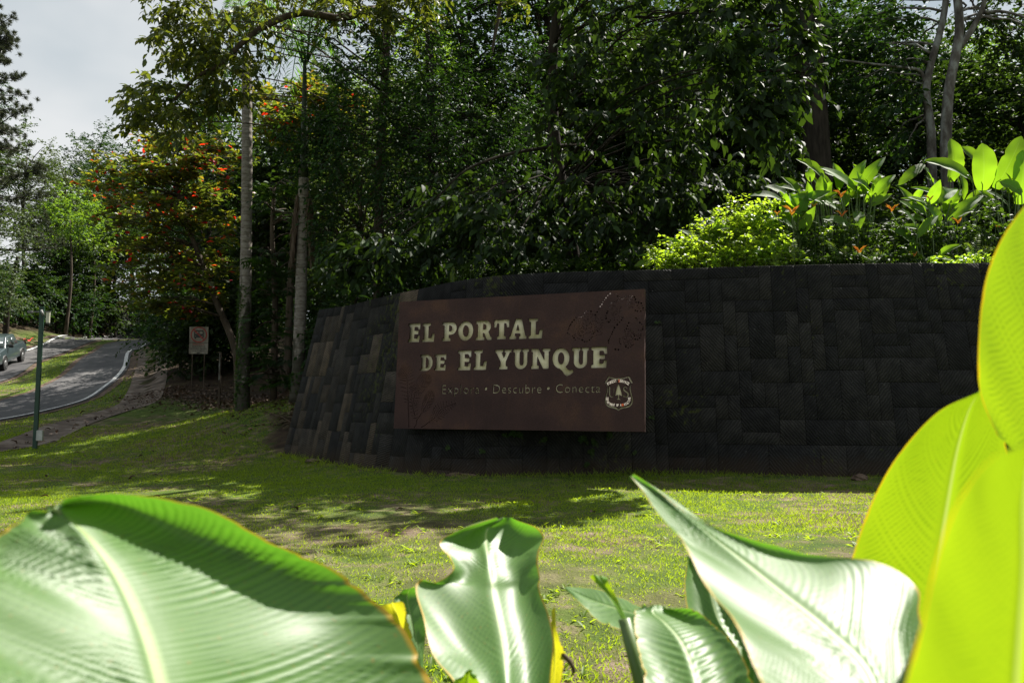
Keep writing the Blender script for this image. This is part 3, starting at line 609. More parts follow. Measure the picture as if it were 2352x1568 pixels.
def foliage(ml, mt, c, r, twigs, nl, L_, W_, tm=T_OV, droop=.35, flat=.7, out=None, outw=.6, up=.15, rnd=None, jit=.55, rng=RNG, twr=.006):
    c = np.asarray(c, float).reshape(-1, 3); k = len(c); r = np.broadcast_to(np.asarray(r, float), (k,))
    c = np.repeat(c, twigs, 0); r = np.repeat(r, twigs); n = len(c)
    d = unit(rng.normal(size=(n, 3))) * np.array([1, 1, flat])
    if out is not None: d = d + outw * unit(c - np.asarray(out))
    d[:, 2] += up; d = unit(d); st = c + rng.normal(size=(n, 3)) * (r * .22)[:, None]; tl = r * rng.uniform(.55, 1.15, n)
    t = np.linspace(.2, 1, nl)[None] + rng.uniform(-.05, .05, (n, nl))
    pos = st[:, None] + d[:, None] * (tl[:, None] * t)[..., None]; pos[..., 2] -= droop * .5 * tl[:, None] * t ** 2
    sd = unit(np.cross(d, [0, 0, 1.])); sg = np.where(np.arange(nl) % 2 == 0, 1, -1)[None, :, None]
    ld = d[:, None] * .55 + sg * sd[:, None] * .75 + rng.normal(size=(n, nl, 3)) * .28; ld[..., 2] -= droop
    nn = np.array([0, 0, 1.]) + rng.normal(size=(n, nl, 3)) * jit
    N = n * nl; ln = L_ * rng.uniform(.65, 1.25, N); rv = rng.random(N) if rnd is None else rnd(N)
    leaves(ml, tm, pos.reshape(-1, 3), ld.reshape(-1, 3), nn.reshape(-1, 3), ln, ln * W_ / L_ * rng.uniform(.85, 1.15, N), rv)
    if mt is not None:
        for i in range(n):
            e = st[i] + d[i] * tl[i]; e[2] -= droop * .5 * tl[i]
            mt.tube([st[i], (st[i] + e) / 2 + [0, 0, .1 * droop * tl[i]], e], [twr, twr * .8, twr * .4], 3, False)
def limb(mt, a, b, r0, r1, sag=.12, k=6, n=7):
    a, b = np.asarray(a, float), np.asarray(b, float); t = np.linspace(0, 1, n)[:, None]; p = a + (b - a) * t
    l = np.linalg.norm(b - a); p[:, 2] += sag * l * np.sin(t[:, 0] * np.pi); p += RNG.normal(size=p.shape) * .02 * l * np.sin(t * np.pi)
    mt.tube(p, np.linspace(r0, r1, n), k)
def near_on(path, c, lo=.3):
    p = np.asarray(path); p = p[int(len(p) * lo):]; q = p[:, 2] < c[2] + .3
    if q.any(): p = p[q]
    return p[np.argmin(((p - c) ** 2).sum(1))]
def reg(x0, y0, x1, y1, d0, d1, n): return np.array([P(random.uniform(x0, x1), random.uniform(y0, y1), random.uniform(d0, d1)) for _ in range(n)])
def tree_obj(name, label, cat, base, mt, ml, bark, leafm, group=None, crown='crown'):
    t = setp(empty(name, base), label, cat, group)
    mt.build('trunk', bark, t)
    setp(ml.build(crown, leafm, t), kind='stuff'); return t
def hero(name, label, base_px, path_px, rad, groups, bark, leafm, crown_c=None, extra=None, limb_r=.05, every=1, group=None, **kw):
    """a tree whose trunk follows photo pixels (x, y, depth); groups: cluster centres with their foliage settings"""
    path = cr([P(*q) for q in path_px], 24); b = path[0].copy(); b[2] = h1(b[0], b[1]) - .1
    if b[2] < path[0][2]: path = np.vstack([b, path])
    mt, ml = MB(), MB(); mt.tube(path, np.linspace(rad[0], rad[1], len(path)), 12)
    oc = crown_c if crown_c is not None else path[-3]
    for cl, st in groups:
        foliage(ml, mt, cl, out=oc, **st)
        for i, c in enumerate(cl):
            if i % every == 0: limb(mt, near_on(path, c), c, limb_r * random.uniform(.6, 1), .012)
    if extra: extra(mt, ml, path)
    return tree_obj(name, label, 'tree', b, mt, ml, bark, leafm, group)

# ------------------------------------------------------------------ far and middle forest: prototypes, then copies
def proto_tree(H_, Rc, leafL, tm, leafm, bark, ncl, tw, nl, low=.25, trunk_r=.22, seed=1, droop=.35):
    rng = np.random.default_rng(seed); ml, mt = MB(), MB()
    path = np.array([[.25 * math.sin(t * 3 + seed), .25 * math.cos(t * 2.2 + seed), -.6 + t * H_ * .86] for t in np.linspace(0, 1, 10)])
    mt.tube(path, np.linspace(trunk_r, trunk_r * .3, 10), 9)
    zc, rz = H_ * (low + 1) / 2, H_ * (1 - low) / 2
    u = unit(rng.normal(size=(ncl, 3))) * (rng.random(ncl) ** .38)[:, None]
    c = u * np.array([Rc, Rc, rz]) * rng.uniform(.75, 1.12, (ncl, 1)) + np.array([0, 0, zc])
    foliage(ml, None, c, rng.uniform(.16, .30, ncl) * Rc + .35, tw, nl, leafL, leafL * .46, tm, droop, .65, (0, 0, zc * .8), .6, .1, rng=rng)
    for q in c[::3]:
        i = np.argmin(((path - q) ** 2).sum(1) + 2 * np.maximum(0, path[:, 2] - q[2])); i = max(2, i - 1)
        t = np.linspace(0, 1, 5)[:, None]; p = path[i] + (q - path[i]) * t; p[:, 2] += .3 * np.sin(t[:, 0] * 3.14); mt.tube(p, np.linspace(.06, .015, 5), 5, False)
    return mt.mesh('tree_trunk', bark), ml.mesh('tree_crown', leafm)
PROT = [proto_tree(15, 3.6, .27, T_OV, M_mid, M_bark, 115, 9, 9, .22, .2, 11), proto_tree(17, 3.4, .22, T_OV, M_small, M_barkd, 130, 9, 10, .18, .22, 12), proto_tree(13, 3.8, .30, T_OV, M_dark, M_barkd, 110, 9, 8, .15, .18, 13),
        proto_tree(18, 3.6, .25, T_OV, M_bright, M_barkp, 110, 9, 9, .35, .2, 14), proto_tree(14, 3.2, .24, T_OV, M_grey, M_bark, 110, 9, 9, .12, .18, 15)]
PL = ['tall mid-green broadleaf tree in the forest behind the wall', 'tall dark small-leaved tree in the forest behind the wall', 'dark broad-leaved spreading tree in the forest behind the wall', 'light green sunlit tree rising from the forest behind the wall', 'grey-green leafy tree in the forest behind the wall']
SHR = [proto_tree(3.4, 1.7, .17, T_OV, M_small, M_barkd, 60, 8, 8, .02, .06, 21), proto_tree(3.0, 1.8, .24, T_OV, M_dark, M_barkd, 50, 8, 7, .02, .06, 22), proto_tree(2.6, 1.5, .15, T_OV, M_mid, M_bark, 55, 8, 8, .0, .05, 23)]
SL = ['dark small-leaved undergrowth shrub in the forest shade', 'dark broad-leaved undergrowth shrub in the forest shade', 'mid-green bushy undergrowth shrub at the forest edge']
def plant_copy(pr, name, label, cat, group, x, y, s=1., rz=0., dz=0., sz=None):
    t = setp(empty(name, (x, y, h1(x, y) + dz), rz), label, cat, group); t.scale = (s, s, sz or s)
    child(link('trunk', pr[0]), t); setp(child(link('crown', pr[1]), t), kind='stuff'); return t
rr = random.Random(5)
def inforest(x, y):                              # behind the wall and the lawn, clear of the road
    return x > np.interp(y, [18, 22, 26, 33, 38, 60, 90, 130], [-4, -5.5, -7.5, -13.5, -16.5, -22.5, -22, -20])
spots = []
for y0, y1, st in ((27, 31, 3.4), (32.5, 37, 4.0), (39, 45, 4.4), (48, 56, 5.2), (60, 72, 7)):
    x = -24
    while x < 22 + (y0 - 27) * .75:
        x += st * rr.uniform(.75, 1.25); y = rr.uniform(y0, y1)
        if inforest(x, y): spots.append((x, y))
for x, y in spots:
    k = rr.choice([0, 1, 1, 1, 2, 2, 2, 4]) if y < 40 else rr.choice([0, 0, 1, 2, 2, 3, 4])
    plant_copy(PROT[k], 'forest_tree', PL[k], 'tree', ['mid-green forest trees', 'dark small-leaved forest trees', 'dark broad-leaved forest trees', 'light green forest trees', 'grey-green forest trees'][k], x, y, rr.uniform(.8, 1.12) * (.82 if x > 11 and y < 46 else 1), rr.uniform(0, 6.28))
# undergrowth
us = []
for y0, y1, st in ((20, 23, 1.9), (24, 27, 2.2), (28, 33, 2.8), (35, 42, 3.2)):
    x = -20
    while x < 19 + (y0 - 20) * .6:
        x += st * rr.uniform(.7, 1.3); y = rr.uniform(y0, y1)
        if inforest(x - .8, y): us.append((x, y))
for x, y in us:
    k = rr.choice([0, 0, 1, 1, 2]); plant_copy(SHR[k], 'undergrowth_shrub', SL[k], 'shrub', ['small-leaved undergrowth', 'broad-leaved undergrowth', 'mid-green undergrowth'][k], x, y, rr.uniform(.75, 1.35), rr.uniform(0, 6.28))
# beyond the road
LP_ = [(-42.5, 54, 2, .36), (-47, 62, 1, .45), (-40, 70, 2, .55), (-44, 76, 4, .72), (-43, 84, 1, .8), (-37, 92, 2, .75), (-32, 97, 1, .8), (-27, 99, 2, .85), (-22, 96, 1, .9), (-18, 92, 2, .8), (-52, 72, 4, .5), (-52, 84, 4, .8), (-46, 96, 1, .75), (-38, 104, 2, .85), (-30, 108, 1, .9), (-55, 96, 4, .7), (-24, 104, 2, .95), (-17, 100, 1, .9),
       (-24.5, 66, 2, .8), (-22, 74, 1, .9), (-25, 80, 2, .85), (-20, 62, 2, .8), (-40, 80, 2, .8), (-36, 97, 1, .8), (-58, 82, 2, .75), (-64, 94, 1, .8), (-52, 101, 2, .75), (-59, 110, 1, .8), (-66, 78, 2, .75), (-45, 108, 1, .8), (-53, 66, 2, .5), (-57, 73, 1, .55), (-29, 102, 1, .7), (-33, 91, 2, .6)]
for x, y, k, s in LP_:
    plant_copy(PROT[k], 'roadside_tree', ['mid-green leafy tree on the bank beyond the road', 'dark small-leaved tree where the road bends away', 'dark broad-leaved tree on the bank beyond the road', 'light green tree on the hill beyond the road', 'grey-green tree on the hill beyond the road'][k], 'tree', ['mid-green trees', 'dark small-leaved trees', 'dark broad-leaved trees', 'light green trees', 'grey-green trees'][k] + ' beyond the road', x, y, s * (1.42 if y < 86 else 1.85), rr.uniform(0, 6.28))
for x, y, s in ((-38.5, 58, 1.2), (-39.5, 63, 1.3), (-39.5, 71, 1.3), (-40, 77, 1.4), (-38, 84, 1.4), (-33, 92, 1.5), (-28, 94, 1.5), (-23, 91, 1.5), (-19, 86, 1.5), (-41, 66, 1.5), (-43, 79, 1.5), (-36, 88, 1.5)):
    plant_copy(SHR[rr.choice([0, 1])], 'roadside_shrub', 'dark bushy shrub on the verge beyond the far lane', 'shrub', 'shrubs along the far lane', x, y, s * 1.2, rr.uniform(0, 6.28))
for x, y, s in ((-17.5, 42, 1.1), (-18.6, 46, 1.2), (-20, 50, 1.3), (-21.5, 55, 1.4), (-23, 60, 1.6), (-23.5, 66, 1.8), (-22, 72, 1.9), (-15.5, 38, 1.1), (-14, 36, 1)):
    plant_copy(SHR[rr.choice([0, 1, 2])], 'ditch_shrub', 'dark leafy shrub crowding the drain where the road climbs', 'shrub', 'shrubs beside the drain', x, y, s * 1.15, rr.uniform(0, 6.28))
# sunlit grey-green bank tree by the pickup, bright bush, pine
ml, mt = MB(), MB(); b0 = P(12, 760, 52); b0[2] = h1(b0[0], b0[1]) - .1
mt.tube(cr([b0, P(18, 700, 51.5), P(30, 640, 51.5), P(40, 590, 51)], 12), np.linspace(.2, .08, 12), 8)
cl = np.vstack([reg(-90, 480, 80, 640, 48, 53, 80), reg(-90, 620, 60, 720, 47.5, 51, 40)])
foliage(ml, mt, cl, .75, 7, 8, .16, .075, T_OV, .5, .6, P(-10, 620, 53), .7)
tree_obj('bank_tree', 'grey-green sunlit drooping tree on the bank beside the pickup truck', 'tree', b0, mt, ml, M_barkd, M_grey)
for px, py, d, s, lab in ((150, 560, 66, 1.9, 'bright green sunlit bush below the rounded trees beyond the road'), (205, 590, 72, 1.8, 'yellow-green bush at the dark bend of the road')):
    pt = P(px, 760, d); ml, mt = MB(), MB(); zt = P(px, py, d)[2]; b = np.array([pt[0], pt[1], h1(pt[0], pt[1]) - .1])
    top = np.array([pt[0], pt[1], zt + 2]); mt.tube(cr([b, (b + top) / 2 + [.3, 0, 0], top], 8), np.linspace(.16, .05, 8), 7)
    c = top + unit(RNG.normal(size=(46, 3))) * RNG.random((46, 1)) ** .4 * np.array([2.3, 2, 2.6]); foliage(ml, mt, c, .8, 8, 8, .24, .12, T_OV, .3, .6, top, .6)
    tree_obj('bright_bush', lab, 'bush', b, mt, ml, M_bark, M_bright)
# pine
ml, mt = MB(), MB(); pb = P(-28, 700, 56); pb[2] = h1(pb[0], pb[1]) - .1; pt = P(-30, 20, 56)
path = cr([pb, (pb + pt) / 2 + [.1, 0, 0], pt], 20); mt.tube(path, np.linspace(.28, .06, 20), 9)
for i in range(96):
    z = random.uniform(.26, 1); st = path[min(19, int(z * 19))]; a = random.uniform(0, 6.283); rl = (1.1 - z) * 4.6 + .9
    e = st + np.array([math.cos(a) * rl, math.sin(a) * rl, random.uniform(.2, 1.0)]); limb(mt, st, e, .06, .015, -.05)
    for q in range(9):
        c = st + (e - st) * random.uniform(.4, 1.02) + RNG.normal(size=3) * .22; nn = 80
        d = unit(RNG.normal(size=(nn, 3)) + unit(e - st) * .9 + np.array([0, 0, .5])); ln = RNG.uniform(.22, .38, nn)
        leaves(ml, T_S, np.repeat(c[None], nn, 0), d, RNG.normal(size=(nn, 3)), ln, np.full(nn, .03), RNG.random(nn))
tree_obj('pine_tree', 'tall grey-green pine with open needle tufts beyond the road', 'tree', pb, mt, ml, M_barkd, M_needle)

# ------------------------------------------------------------------ trees near the wall
H1C = P(1420, -60, 18)
kw = dict(twigs=6, nl=8, L_=.23, W_=.105, tm=T_OV, droop=.65, flat=.6, outw=.5)
shade = np.stack([RNG.uniform(.2, 4.6, 26), RNG.uniform(13, 17.5, 26), RNG.uniform(9.6, 12.5, 26)], 1)
def barebranch(mt, ml, path):
    for pts in ([(1330, 330, 16.8), (1210, 346, 15.9), (1130, 365, 15.5), (1060, 398, 15.2), (1000, 460, 15)], [(1700, 60, 15.5), (1800, 60, 15), (1900, 85, 14.8)], [(1500, 560, 17), (1440, 480, 16.8), (1390, 463, 16.5)]):
        mt.tube(cr([P(*q) for q in pts], 14), np.linspace(.045, .018, 14), 6)
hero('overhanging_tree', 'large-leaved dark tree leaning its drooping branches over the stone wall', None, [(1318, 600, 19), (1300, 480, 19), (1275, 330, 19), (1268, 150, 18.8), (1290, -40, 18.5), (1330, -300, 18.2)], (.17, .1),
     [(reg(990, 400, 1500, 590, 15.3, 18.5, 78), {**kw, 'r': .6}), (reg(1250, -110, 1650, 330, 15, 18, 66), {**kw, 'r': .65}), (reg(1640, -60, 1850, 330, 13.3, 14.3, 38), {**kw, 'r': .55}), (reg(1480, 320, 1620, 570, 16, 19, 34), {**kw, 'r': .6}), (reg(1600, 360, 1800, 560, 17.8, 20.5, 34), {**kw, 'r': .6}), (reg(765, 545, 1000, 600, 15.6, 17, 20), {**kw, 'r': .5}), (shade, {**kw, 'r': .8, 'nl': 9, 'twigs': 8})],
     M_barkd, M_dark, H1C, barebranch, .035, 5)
kw = dict(twigs=8, nl=9, L_=.13, W_=.05, tm=T_OV, droop=.4, flat=.6, outw=.6)
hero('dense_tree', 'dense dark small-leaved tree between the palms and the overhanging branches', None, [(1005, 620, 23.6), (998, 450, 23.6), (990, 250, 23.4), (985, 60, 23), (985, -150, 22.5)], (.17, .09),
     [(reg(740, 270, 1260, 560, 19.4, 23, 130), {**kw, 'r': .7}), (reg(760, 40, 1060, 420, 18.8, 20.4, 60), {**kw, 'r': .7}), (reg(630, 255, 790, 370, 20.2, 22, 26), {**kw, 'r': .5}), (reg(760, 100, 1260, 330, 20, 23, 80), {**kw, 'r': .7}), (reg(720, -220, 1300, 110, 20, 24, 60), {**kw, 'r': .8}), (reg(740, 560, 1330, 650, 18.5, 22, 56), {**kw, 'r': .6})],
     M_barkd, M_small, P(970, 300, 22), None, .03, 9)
kw = dict(twigs=6, nl=8, L_=.20, W_=.085, tm=T_OV, droop=.55, flat=.6, outw=.5)
def olivebr(mt, ml, path):
    for pts, r in (([(892, 20, 21.8), (840, 25, 20.6), (780, 42, 19.5), (690, 30, 19.2), (610, 60, 19), (555, 100, 18.9), (505, 150, 18.9), (450, 178, 19), (400, 230, 19)], .12), ([(1145, -80, 21), (1150, 0, 21), (1128, 130, 21.3)], .10)):
        mt.tube(cr([P(*q) for q in pts], 20), np.linspace(r, r * .3, 20), 8)
hero('olive_tree', 'olive-leaved tree reaching a thick brown branch across the taller palm', None, [(870, 600, 23.4), (872, 400, 23.2), (885, 150, 22.6), (890, -50, 21.5), (870, -200, 20.5)], (.16, .09),
     [(reg(365, 5, 620, 150, 18, 20, 44), {**kw, 'r': .55}), (reg(300, 190, 480, 320, 18.4, 20.4, 30), {**kw, 'r': .5}), (reg(390, -160, 860, 40, 17, 21, 44), {**kw, 'r': .6}), (reg(440, 120, 560, 240, 18.5, 19.5, 12), {**kw, 'r': .45}), (reg(800, -100, 1180, 60, 18, 21, 26), {**kw, 'r': .6})],
     M_bark, M_olive, P(640, -60, 20), olivebr, .03, 10)
# red-leaved almond trees: flat tiers
def almond(name, label, path_px, tiers, d0, half, nper, leafL=.24, red=1.):
    path = cr([P(*q) for q in path_px], 22); b = path[0].copy(); b[2] = h1(b[0], b[1]) - .1; path = np.vstack([b, path])
    mt, ml = MB(), MB(); mt.tube(path, np.linspace(.15, .05, len(path)), 9)
    for py, x0, x1 in tiers:
        for _ in range(nper):
            e = P(random.uniform(x0, x1), py + random.uniform(-16, 16), d0 + random.uniform(-half, half)); s = path[np.argmin(abs(path[:, 2] - (e[2] - .25)))]
            limb(mt, s, e, .032, .010, .05, 5)
            c = s[None] + (e - s)[None] * np.array([.35, .55, .75, .92, 1.03])[:, None] + RNG.normal(size=(5, 3)) * [.22, .22, .06]
            foliage(ml, mt, c, .34, 4, 6, leafL, leafL * .52, T_OB, .12, .25, s, .5, .12, rnd=lambda n, h=(900 - py) / 600: np.clip(RNG.random(n) * .66 + .14 * h + .55 * (RNG.random(n) < .055 * red * (.4 + 1.2 * max(0, h))), 0, 1), jit=.4)
    return tree_obj(name, label, 'tree', b, mt, ml, M_bark, M_almond)
almond('almond_tree', 'tiered almond tree with red and orange leaves beside the bus sign', [(548, 890, 27.5), (540, 800, 27.6), (500, 700, 27.8), (462, 600, 28), (432, 520, 28), (408, 440, 28), (398, 360, 28)],
       [(330, 270, 520), (370, 240, 560), (410, 235, 560), (455, 215, 560), (505, 225, 545), (555, 240, 545), (605, 270, 545), (650, 285, 520), (700, 300, 500)], 28, 2.2, 10)
almond('almond_tree', 'almond tree with scarlet leaves showing behind the two palm trunks', [(660, 850, 28), (670, 600, 28), (690, 400, 28), (700, 220, 28)], [(205, 560, 850), (235, 560, 860), (265, 600, 850), (300, 560, 680)], 27.5, 1.8, 9, red=.45)
mt2 = MB()
# breadfruit: large lobed leaves
ml, mt = MB(), MB(); b = P(628, 900, 24.5); b[2] = h1(b[0], b[1]) - .1
path = cr([b, P(632, 700, 24.3), P(625, 540, 24.2), P(630, 430, 24)], 12); mt.tube(path, np.linspace(.12, .05, 12), 8)
for c in np.vstack([reg(590, 420, 700, 680, 22.6, 25, 34), reg(585, 680, 680, 900, 22.6, 25, 26)]):
    limb(mt, near_on(path, c, .1), c, .03, .012); n = 7
    a = RNG.uniform(0, 6.283, n); d = np.stack([np.cos(a), np.sin(a), RNG.uniform(-.5, .1, n)], 1); ln = RNG.uniform(.38, .62, n)
    leaves(ml, T_LOB, np.repeat(c[None], n, 0) + RNG.normal(size=(n, 3)) * .06, d, np.array([0, 0, 1.]) + RNG.normal(size=(n, 3)) * .3, ln, ln * .62, RNG.random(n))
tree_obj('breadfruit_tree', 'breadfruit tree with large deeply lobed dark leaves between two palm trunks', 'tree', b, mt, ml, M_bark, M_small)
# pale trunks and the thick dark trunk behind the heliconias
kw = dict(twigs=6, nl=8, L_=.2, W_=.09, tm=T_OV, droop=.4, flat=.5, outw=.5)
def forks(pl): return lambda mt, ml, path: [mt.tube(cr([P(*q) for q in pts], 14), np.linspace(r, r * .45, 14), 8) for pts, r in pl]
hero('pale_tree', 'slender tree with pale lichened trunk forking above the heliconias', None, [(2172, 340, 20.5), (2175, 260, 20.5), (2182, 190, 20.5), (2200, 100, 20.5), (2203, 40, 20.5), (2190, -80, 20.5)], (.145, .1),
     [(reg(2050, -130, 2450, -5, 22, 25.5, 50), {**kw, 'r': .8}), (reg(2240, 20, 2450, 220, 22, 25, 26), {**kw, 'r': .6})], M_barkp, M_dark, P(2200, 0, 21), forks([([(2203, 110, 20.5), (2240, 55, 20.4), (2262, 0, 20.3), (2275, -80, 20.2)], .09), ([(2258, 30, 20.4), (2300, 27, 20.2), (2352, 40, 20), (2420, 70, 19.8)], .05)]), .05, 3)
hero('pale_tree', 'thin pale-trunked tree with a long level branch, beside the forked pale trunk', None, [(2140, 380, 21), (2138, 300, 21), (2130, 240, 21), (2128, 200, 21), (2140, 140, 21), (2165, 50, 21), (2180, -60, 21)], (.12, .08),
     [(reg(1890, 10, 2120, 190, 21, 23.5, 44), {**kw, 'r': .6}), (reg(2000, 190, 2120, 330, 21, 23, 14), {**kw, 'r': .5})], M_barkp, M_small, P(2100, 100, 21), forks([([(2130, 210, 21), (2115, 165, 21), (2080, 156, 20.9), (2010, 148, 20.8), (1930, 138, 20.7)], .05)]), .04, 3)
hero('thick_trunk_tree', 'tree with thick dark furrowed trunk standing behind the heliconia bed', None, [(1878, 420, 22), (1874, 300, 22), (1868, 200, 22), (1862, 60, 22), (1850, -120, 22)], (.40, .26),
     [(reg(1650, -130, 2050, 160, 22.5, 26, 80), {**kw, 'r': .8}), (reg(1560, 120, 1860, 320, 22, 25, 30), {**kw, 'r': .7})], M_barkd, M_small, P(1860, -50, 22), None, .06, 3)

# ------------------------------------------------------------------ palms
def frond(ml, mt, base, tip, lift, nl=46, ll=.5, hang=.35):
    base, tip = np.asarray(base), np.asarray(tip); mid = (base + tip) / 2 + np.array([0, 0, lift])
    p = cr([base, mid, tip], 22); mt.tube(p, np.linspace(.03, .006, 22), 5, False)
    t = np.linspace(.12, .99, nl); q = np.stack([np.interp(t * 21, np.arange(22), p[:, i]) for i in range(3)], 1); d = unit(np.gradient(q, axis=0)); s = unit(np.cross(d, [0, 0, 1.]))
    for sg in (-1, 1):
        dd = d * .55 + sg * s * .8 + RNG.normal(size=q.shape) * .12; dd[:, 2] -= hang; ln = ll * np.sin(np.clip(t * 1.02 + .05, 0, 1) * np.pi) ** .6 * RNG.uniform(.85, 1.1, nl) + .06
        leaves(ml, T_S, q, dd, np.array([0, 0, 1.]) + RNG.normal(size=q.shape) * .25, ln, np.full(nl, .035), RNG.random(nl))
def palm(label, px_path, rad, crown_px, fronds, d, group=None, ivy=None, skirt=None, shaft=None):
    path = cr([P(*q) for q in px_path], 40); b = path[0].copy(); b[2] = h1(b[0], b[1]) - .1; path = np.vstack([b, path])
    t = setp(empty('palm_tree', b), label, 'palm'); mt = MB(); rd = np.interp(np.linspace(0, 1, 41), [0, .06, .2, 1], [rad * 1.35, rad * 1.1, rad, rad * .82]); mt.tube(path, rd * (1 + .02 * np.sin(np.arange(41) * 2.5)), 18); mt.build('trunk', M_palmt, t)
    c = P(*crown_px)
    if shaft: s_ = MB(); s_.tube(cr([path[-1], (path[-1] + c) / 2, c], 10), np.linspace(rad * .72, rad * .3, 10), 12); s_.build('crownshaft', M_shaft, t)
    for fr in fronds:
        ml, mt = MB(), MB(); frond(ml, mt, c + RNG.normal(size=3) * .04, P(fr[0], fr[1], d + fr[2]), fr[3]); o = setp(ml.build('frond', M_palm, t), kind='stuff'); mt.build('frond_stalk', M_palm, o)
    if skirt:
        for i in range(14):
            ml, mt = MB(), MB(); a = random.uniform(-.35, 3.5); s0 = P(*skirt[0]); ht = P(*skirt[0])[2] - P(*skirt[1])[2]
            e = s0 + np.array([math.cos(a) * .32, math.sin(a) * .32, -ht * random.uniform(.6, 1)]); frond(ml, mt, s0 + np.array([math.cos(a) * .14, math.sin(a) * .14, 0]), e, -.05, 60, .55, 1.6); setp(ml.build('dead_frond', M_deadfrond, t), kind='stuff')
    if ivy:
        ml = MB(); p = path[(path[:, 2] > ivy[0]) & (path[:, 2] < ivy[1])]; n = ivy[2]; k = RNG.integers(0, len(p) - 1, n); u = RNG.random((n, 1)); q = p[k] * (1 - u) + p[k + 1] * u; a = RNG.normal(3.6, .9, n)
        o = np.stack([np.cos(a), np.sin(a), 0 * a], 1); leaves(ml, T_OV, q + o * rad * 1.0, o * .6 + np.array([0, 0, -.5]) + RNG.normal(size=(n, 3)) * .4, o + np.array([0, 0, .6]), RNG.uniform(.05, .13, n), RNG.uniform(.03, .06, n), RNG.random(n)); setp(ml.build('climbing_leaves', M_mid, t), kind='stuff')
    return t
M_shaft = noisy('green_crownshaft', [(.3, (.016, .026, .012)), (.7, (.035, .05, .02))], 4, .6, .3, .1, .005)
palm('taller palm with thick grey ringed trunk, climbing moss on its foot', [(557, 945, 24), (561, 800, 24), (565, 600, 24), (567, 400, 24), (567, 145, 24)], .185, (567, 95, 24),
     [(505, 215, -.6, .9), (545, 195, -1.2, .8), (620, 190, -.8, .9), (670, 130, .3, .9), (480, 90, .5, .8), (560, -40, 1, .3), (640, 20, .8, .8), (600, 60, -2, .9), (520, 20, -1.4, .8)], 24, ivy=(1.0, 5.4, 900), shaft=True)
palm('shorter palm with mottled pale trunk and hanging dead fronds behind the wall end', [(683, 905, 22.5), (687, 800, 22.5), (692, 650, 22.5), (696, 500, 22.5), (698, 410, 22.5)], .175, (700, 140, 22.5),
     [(610, 150, -.4, 1.2), (625, 230, -1, 1.3), (650, 60, .4, .8), (690, -60, .2, .1), (735, -20, -.5, .4), (790, 110, -.3, 1.1), (800, 220, .6, 1.2), (760, 260, -1.1, 1.2), (660, 260, 1, 1.2), (840, 60, 1, .9), (720, 90, -2, 1.0)], 22.5, skirt=[(698, 420, 22.5), (690, 650, 22.5)], shaft=True, ivy=(1.5, 2.6, 120))

# ------------------------------------------------------------------ big paddle leaves
def paddle(base, tip, width, nhint, arch=.12, fold=.25, nu=16, nv=7, tear=0., rng=RNG, wav=.0, point=False):
    """one paddle-shaped blade from base to tip; returns verts, rnd"""
    base, tip = np.asarray(base, float), np.asarray(tip, float); L_ = np.linalg.norm(tip - base); d = (tip - base) / L_
    s = np.cross(d, nhint); s /= np.linalg.norm(s) + 1e-9; n = np.cross(s, d)
    t = np.linspace(0, 1, nu); w = width * np.clip(np.sin(np.pi * np.clip(t * .93 + .05, 0, 1)) ** .55, .02, 1) * np.where(t > .82, np.sqrt(np.clip(1 - ((t - .82) / .185) ** 2, 0, 1)), 1)
    if point: w = width * np.clip(np.sin(np.pi * np.clip(t * .985 + .015, 0, 1) ** .82), 0.01, 1) ** .85
    u = np.linspace(-1, 1, nv)
    ctr = base + d * (L_ * t)[:, None] + n * (arch * L_ * np.sin(t * np.pi))[:, None]
    ph = rng.uniform(0, 6.28)
    edge = 1 - tear * np.clip(np.sin(t * 23 + ph) * np.sin(t * 9 + ph * 2) - .55, 0, 1) * 2
    v = ctr[:, None] + s * (u[None] * (w * edge)[:, None] / 2)[..., None] + n * (fold * np.abs(u)[None] ** 1.3 * w[:, None] / 2 + wav * width * np.sin(t * 17 + ph)[:, None] * u[None])[..., None]
    return v.reshape(-1, 3), nu, nv
def paddlemat():
    m, t, b = mat('paddle_leaf', .55, .18)
    uv = nd(t, 'ShaderNodeUVMap'); sx = nd(t, 'ShaderNodeSeparateXYZ'); t.links.new(uv.outputs['UV'], sx.inputs['Vector'])
    oi = nd(t, 'ShaderNodeObjectInfo')
    av = math_(t, 'ABSOLUTE', sx.outputs['X'])                       # 0 midrib .. 1 margin
    base = ramp(t, oi.outputs['Random'], [(0, (.040, .095, .018)), (.5, (.065, .135, .020)), (1, (.095, .17, .022))])
    mid = ramp(t, av, [(.02, (1, 1, 1)), (.07, (0, 0, 0))]); c = mixc(t, math_(t, 'MULTIPLY', mid, .45), base, (.22, .30, .10))
    ed = ramp(t, av, [(.955, (0, 0, 0)), (1, (1, 1, 1))]); c = mixc(t, math_(t, 'MULTIPLY', ed, .8), c, (.34, .20, .02))
    t.links.new(c, b.inputs['Base Color'])
    w = math_(t, 'SINE', math_(t, 'MULTIPLY', math_(t, 'SUBTRACT', sx.outputs['Y'], math_(t, 'MULTIPLY', av, .12)), 240))
    bump(t, b, w, .25, .004)
    tr = nd(t, 'ShaderNodeBsdfTranslucent'); t.links.new(mixc(t, .75, c, (.40, .72, .015)), tr.inputs['Color'])
    ms = nd(t, 'ShaderNodeMixShader'); ms.inputs['Fac'].default_value = .52
    t.links.new(b.outputs['BSDF'], ms.inputs[1]); t.links.new(tr.outputs['BSDF'], ms.inputs[2]); t.links.new(ms.outputs['Shader'], t.nodes['Material Output'].inputs['Surface'])
    return m
M_pad = paddlemat(); M_stem = noisy('green_stem', [(.3, (.04, .075, .018)), (.7, (.09, .14, .03))], 5, .45, .5, .1, .004)
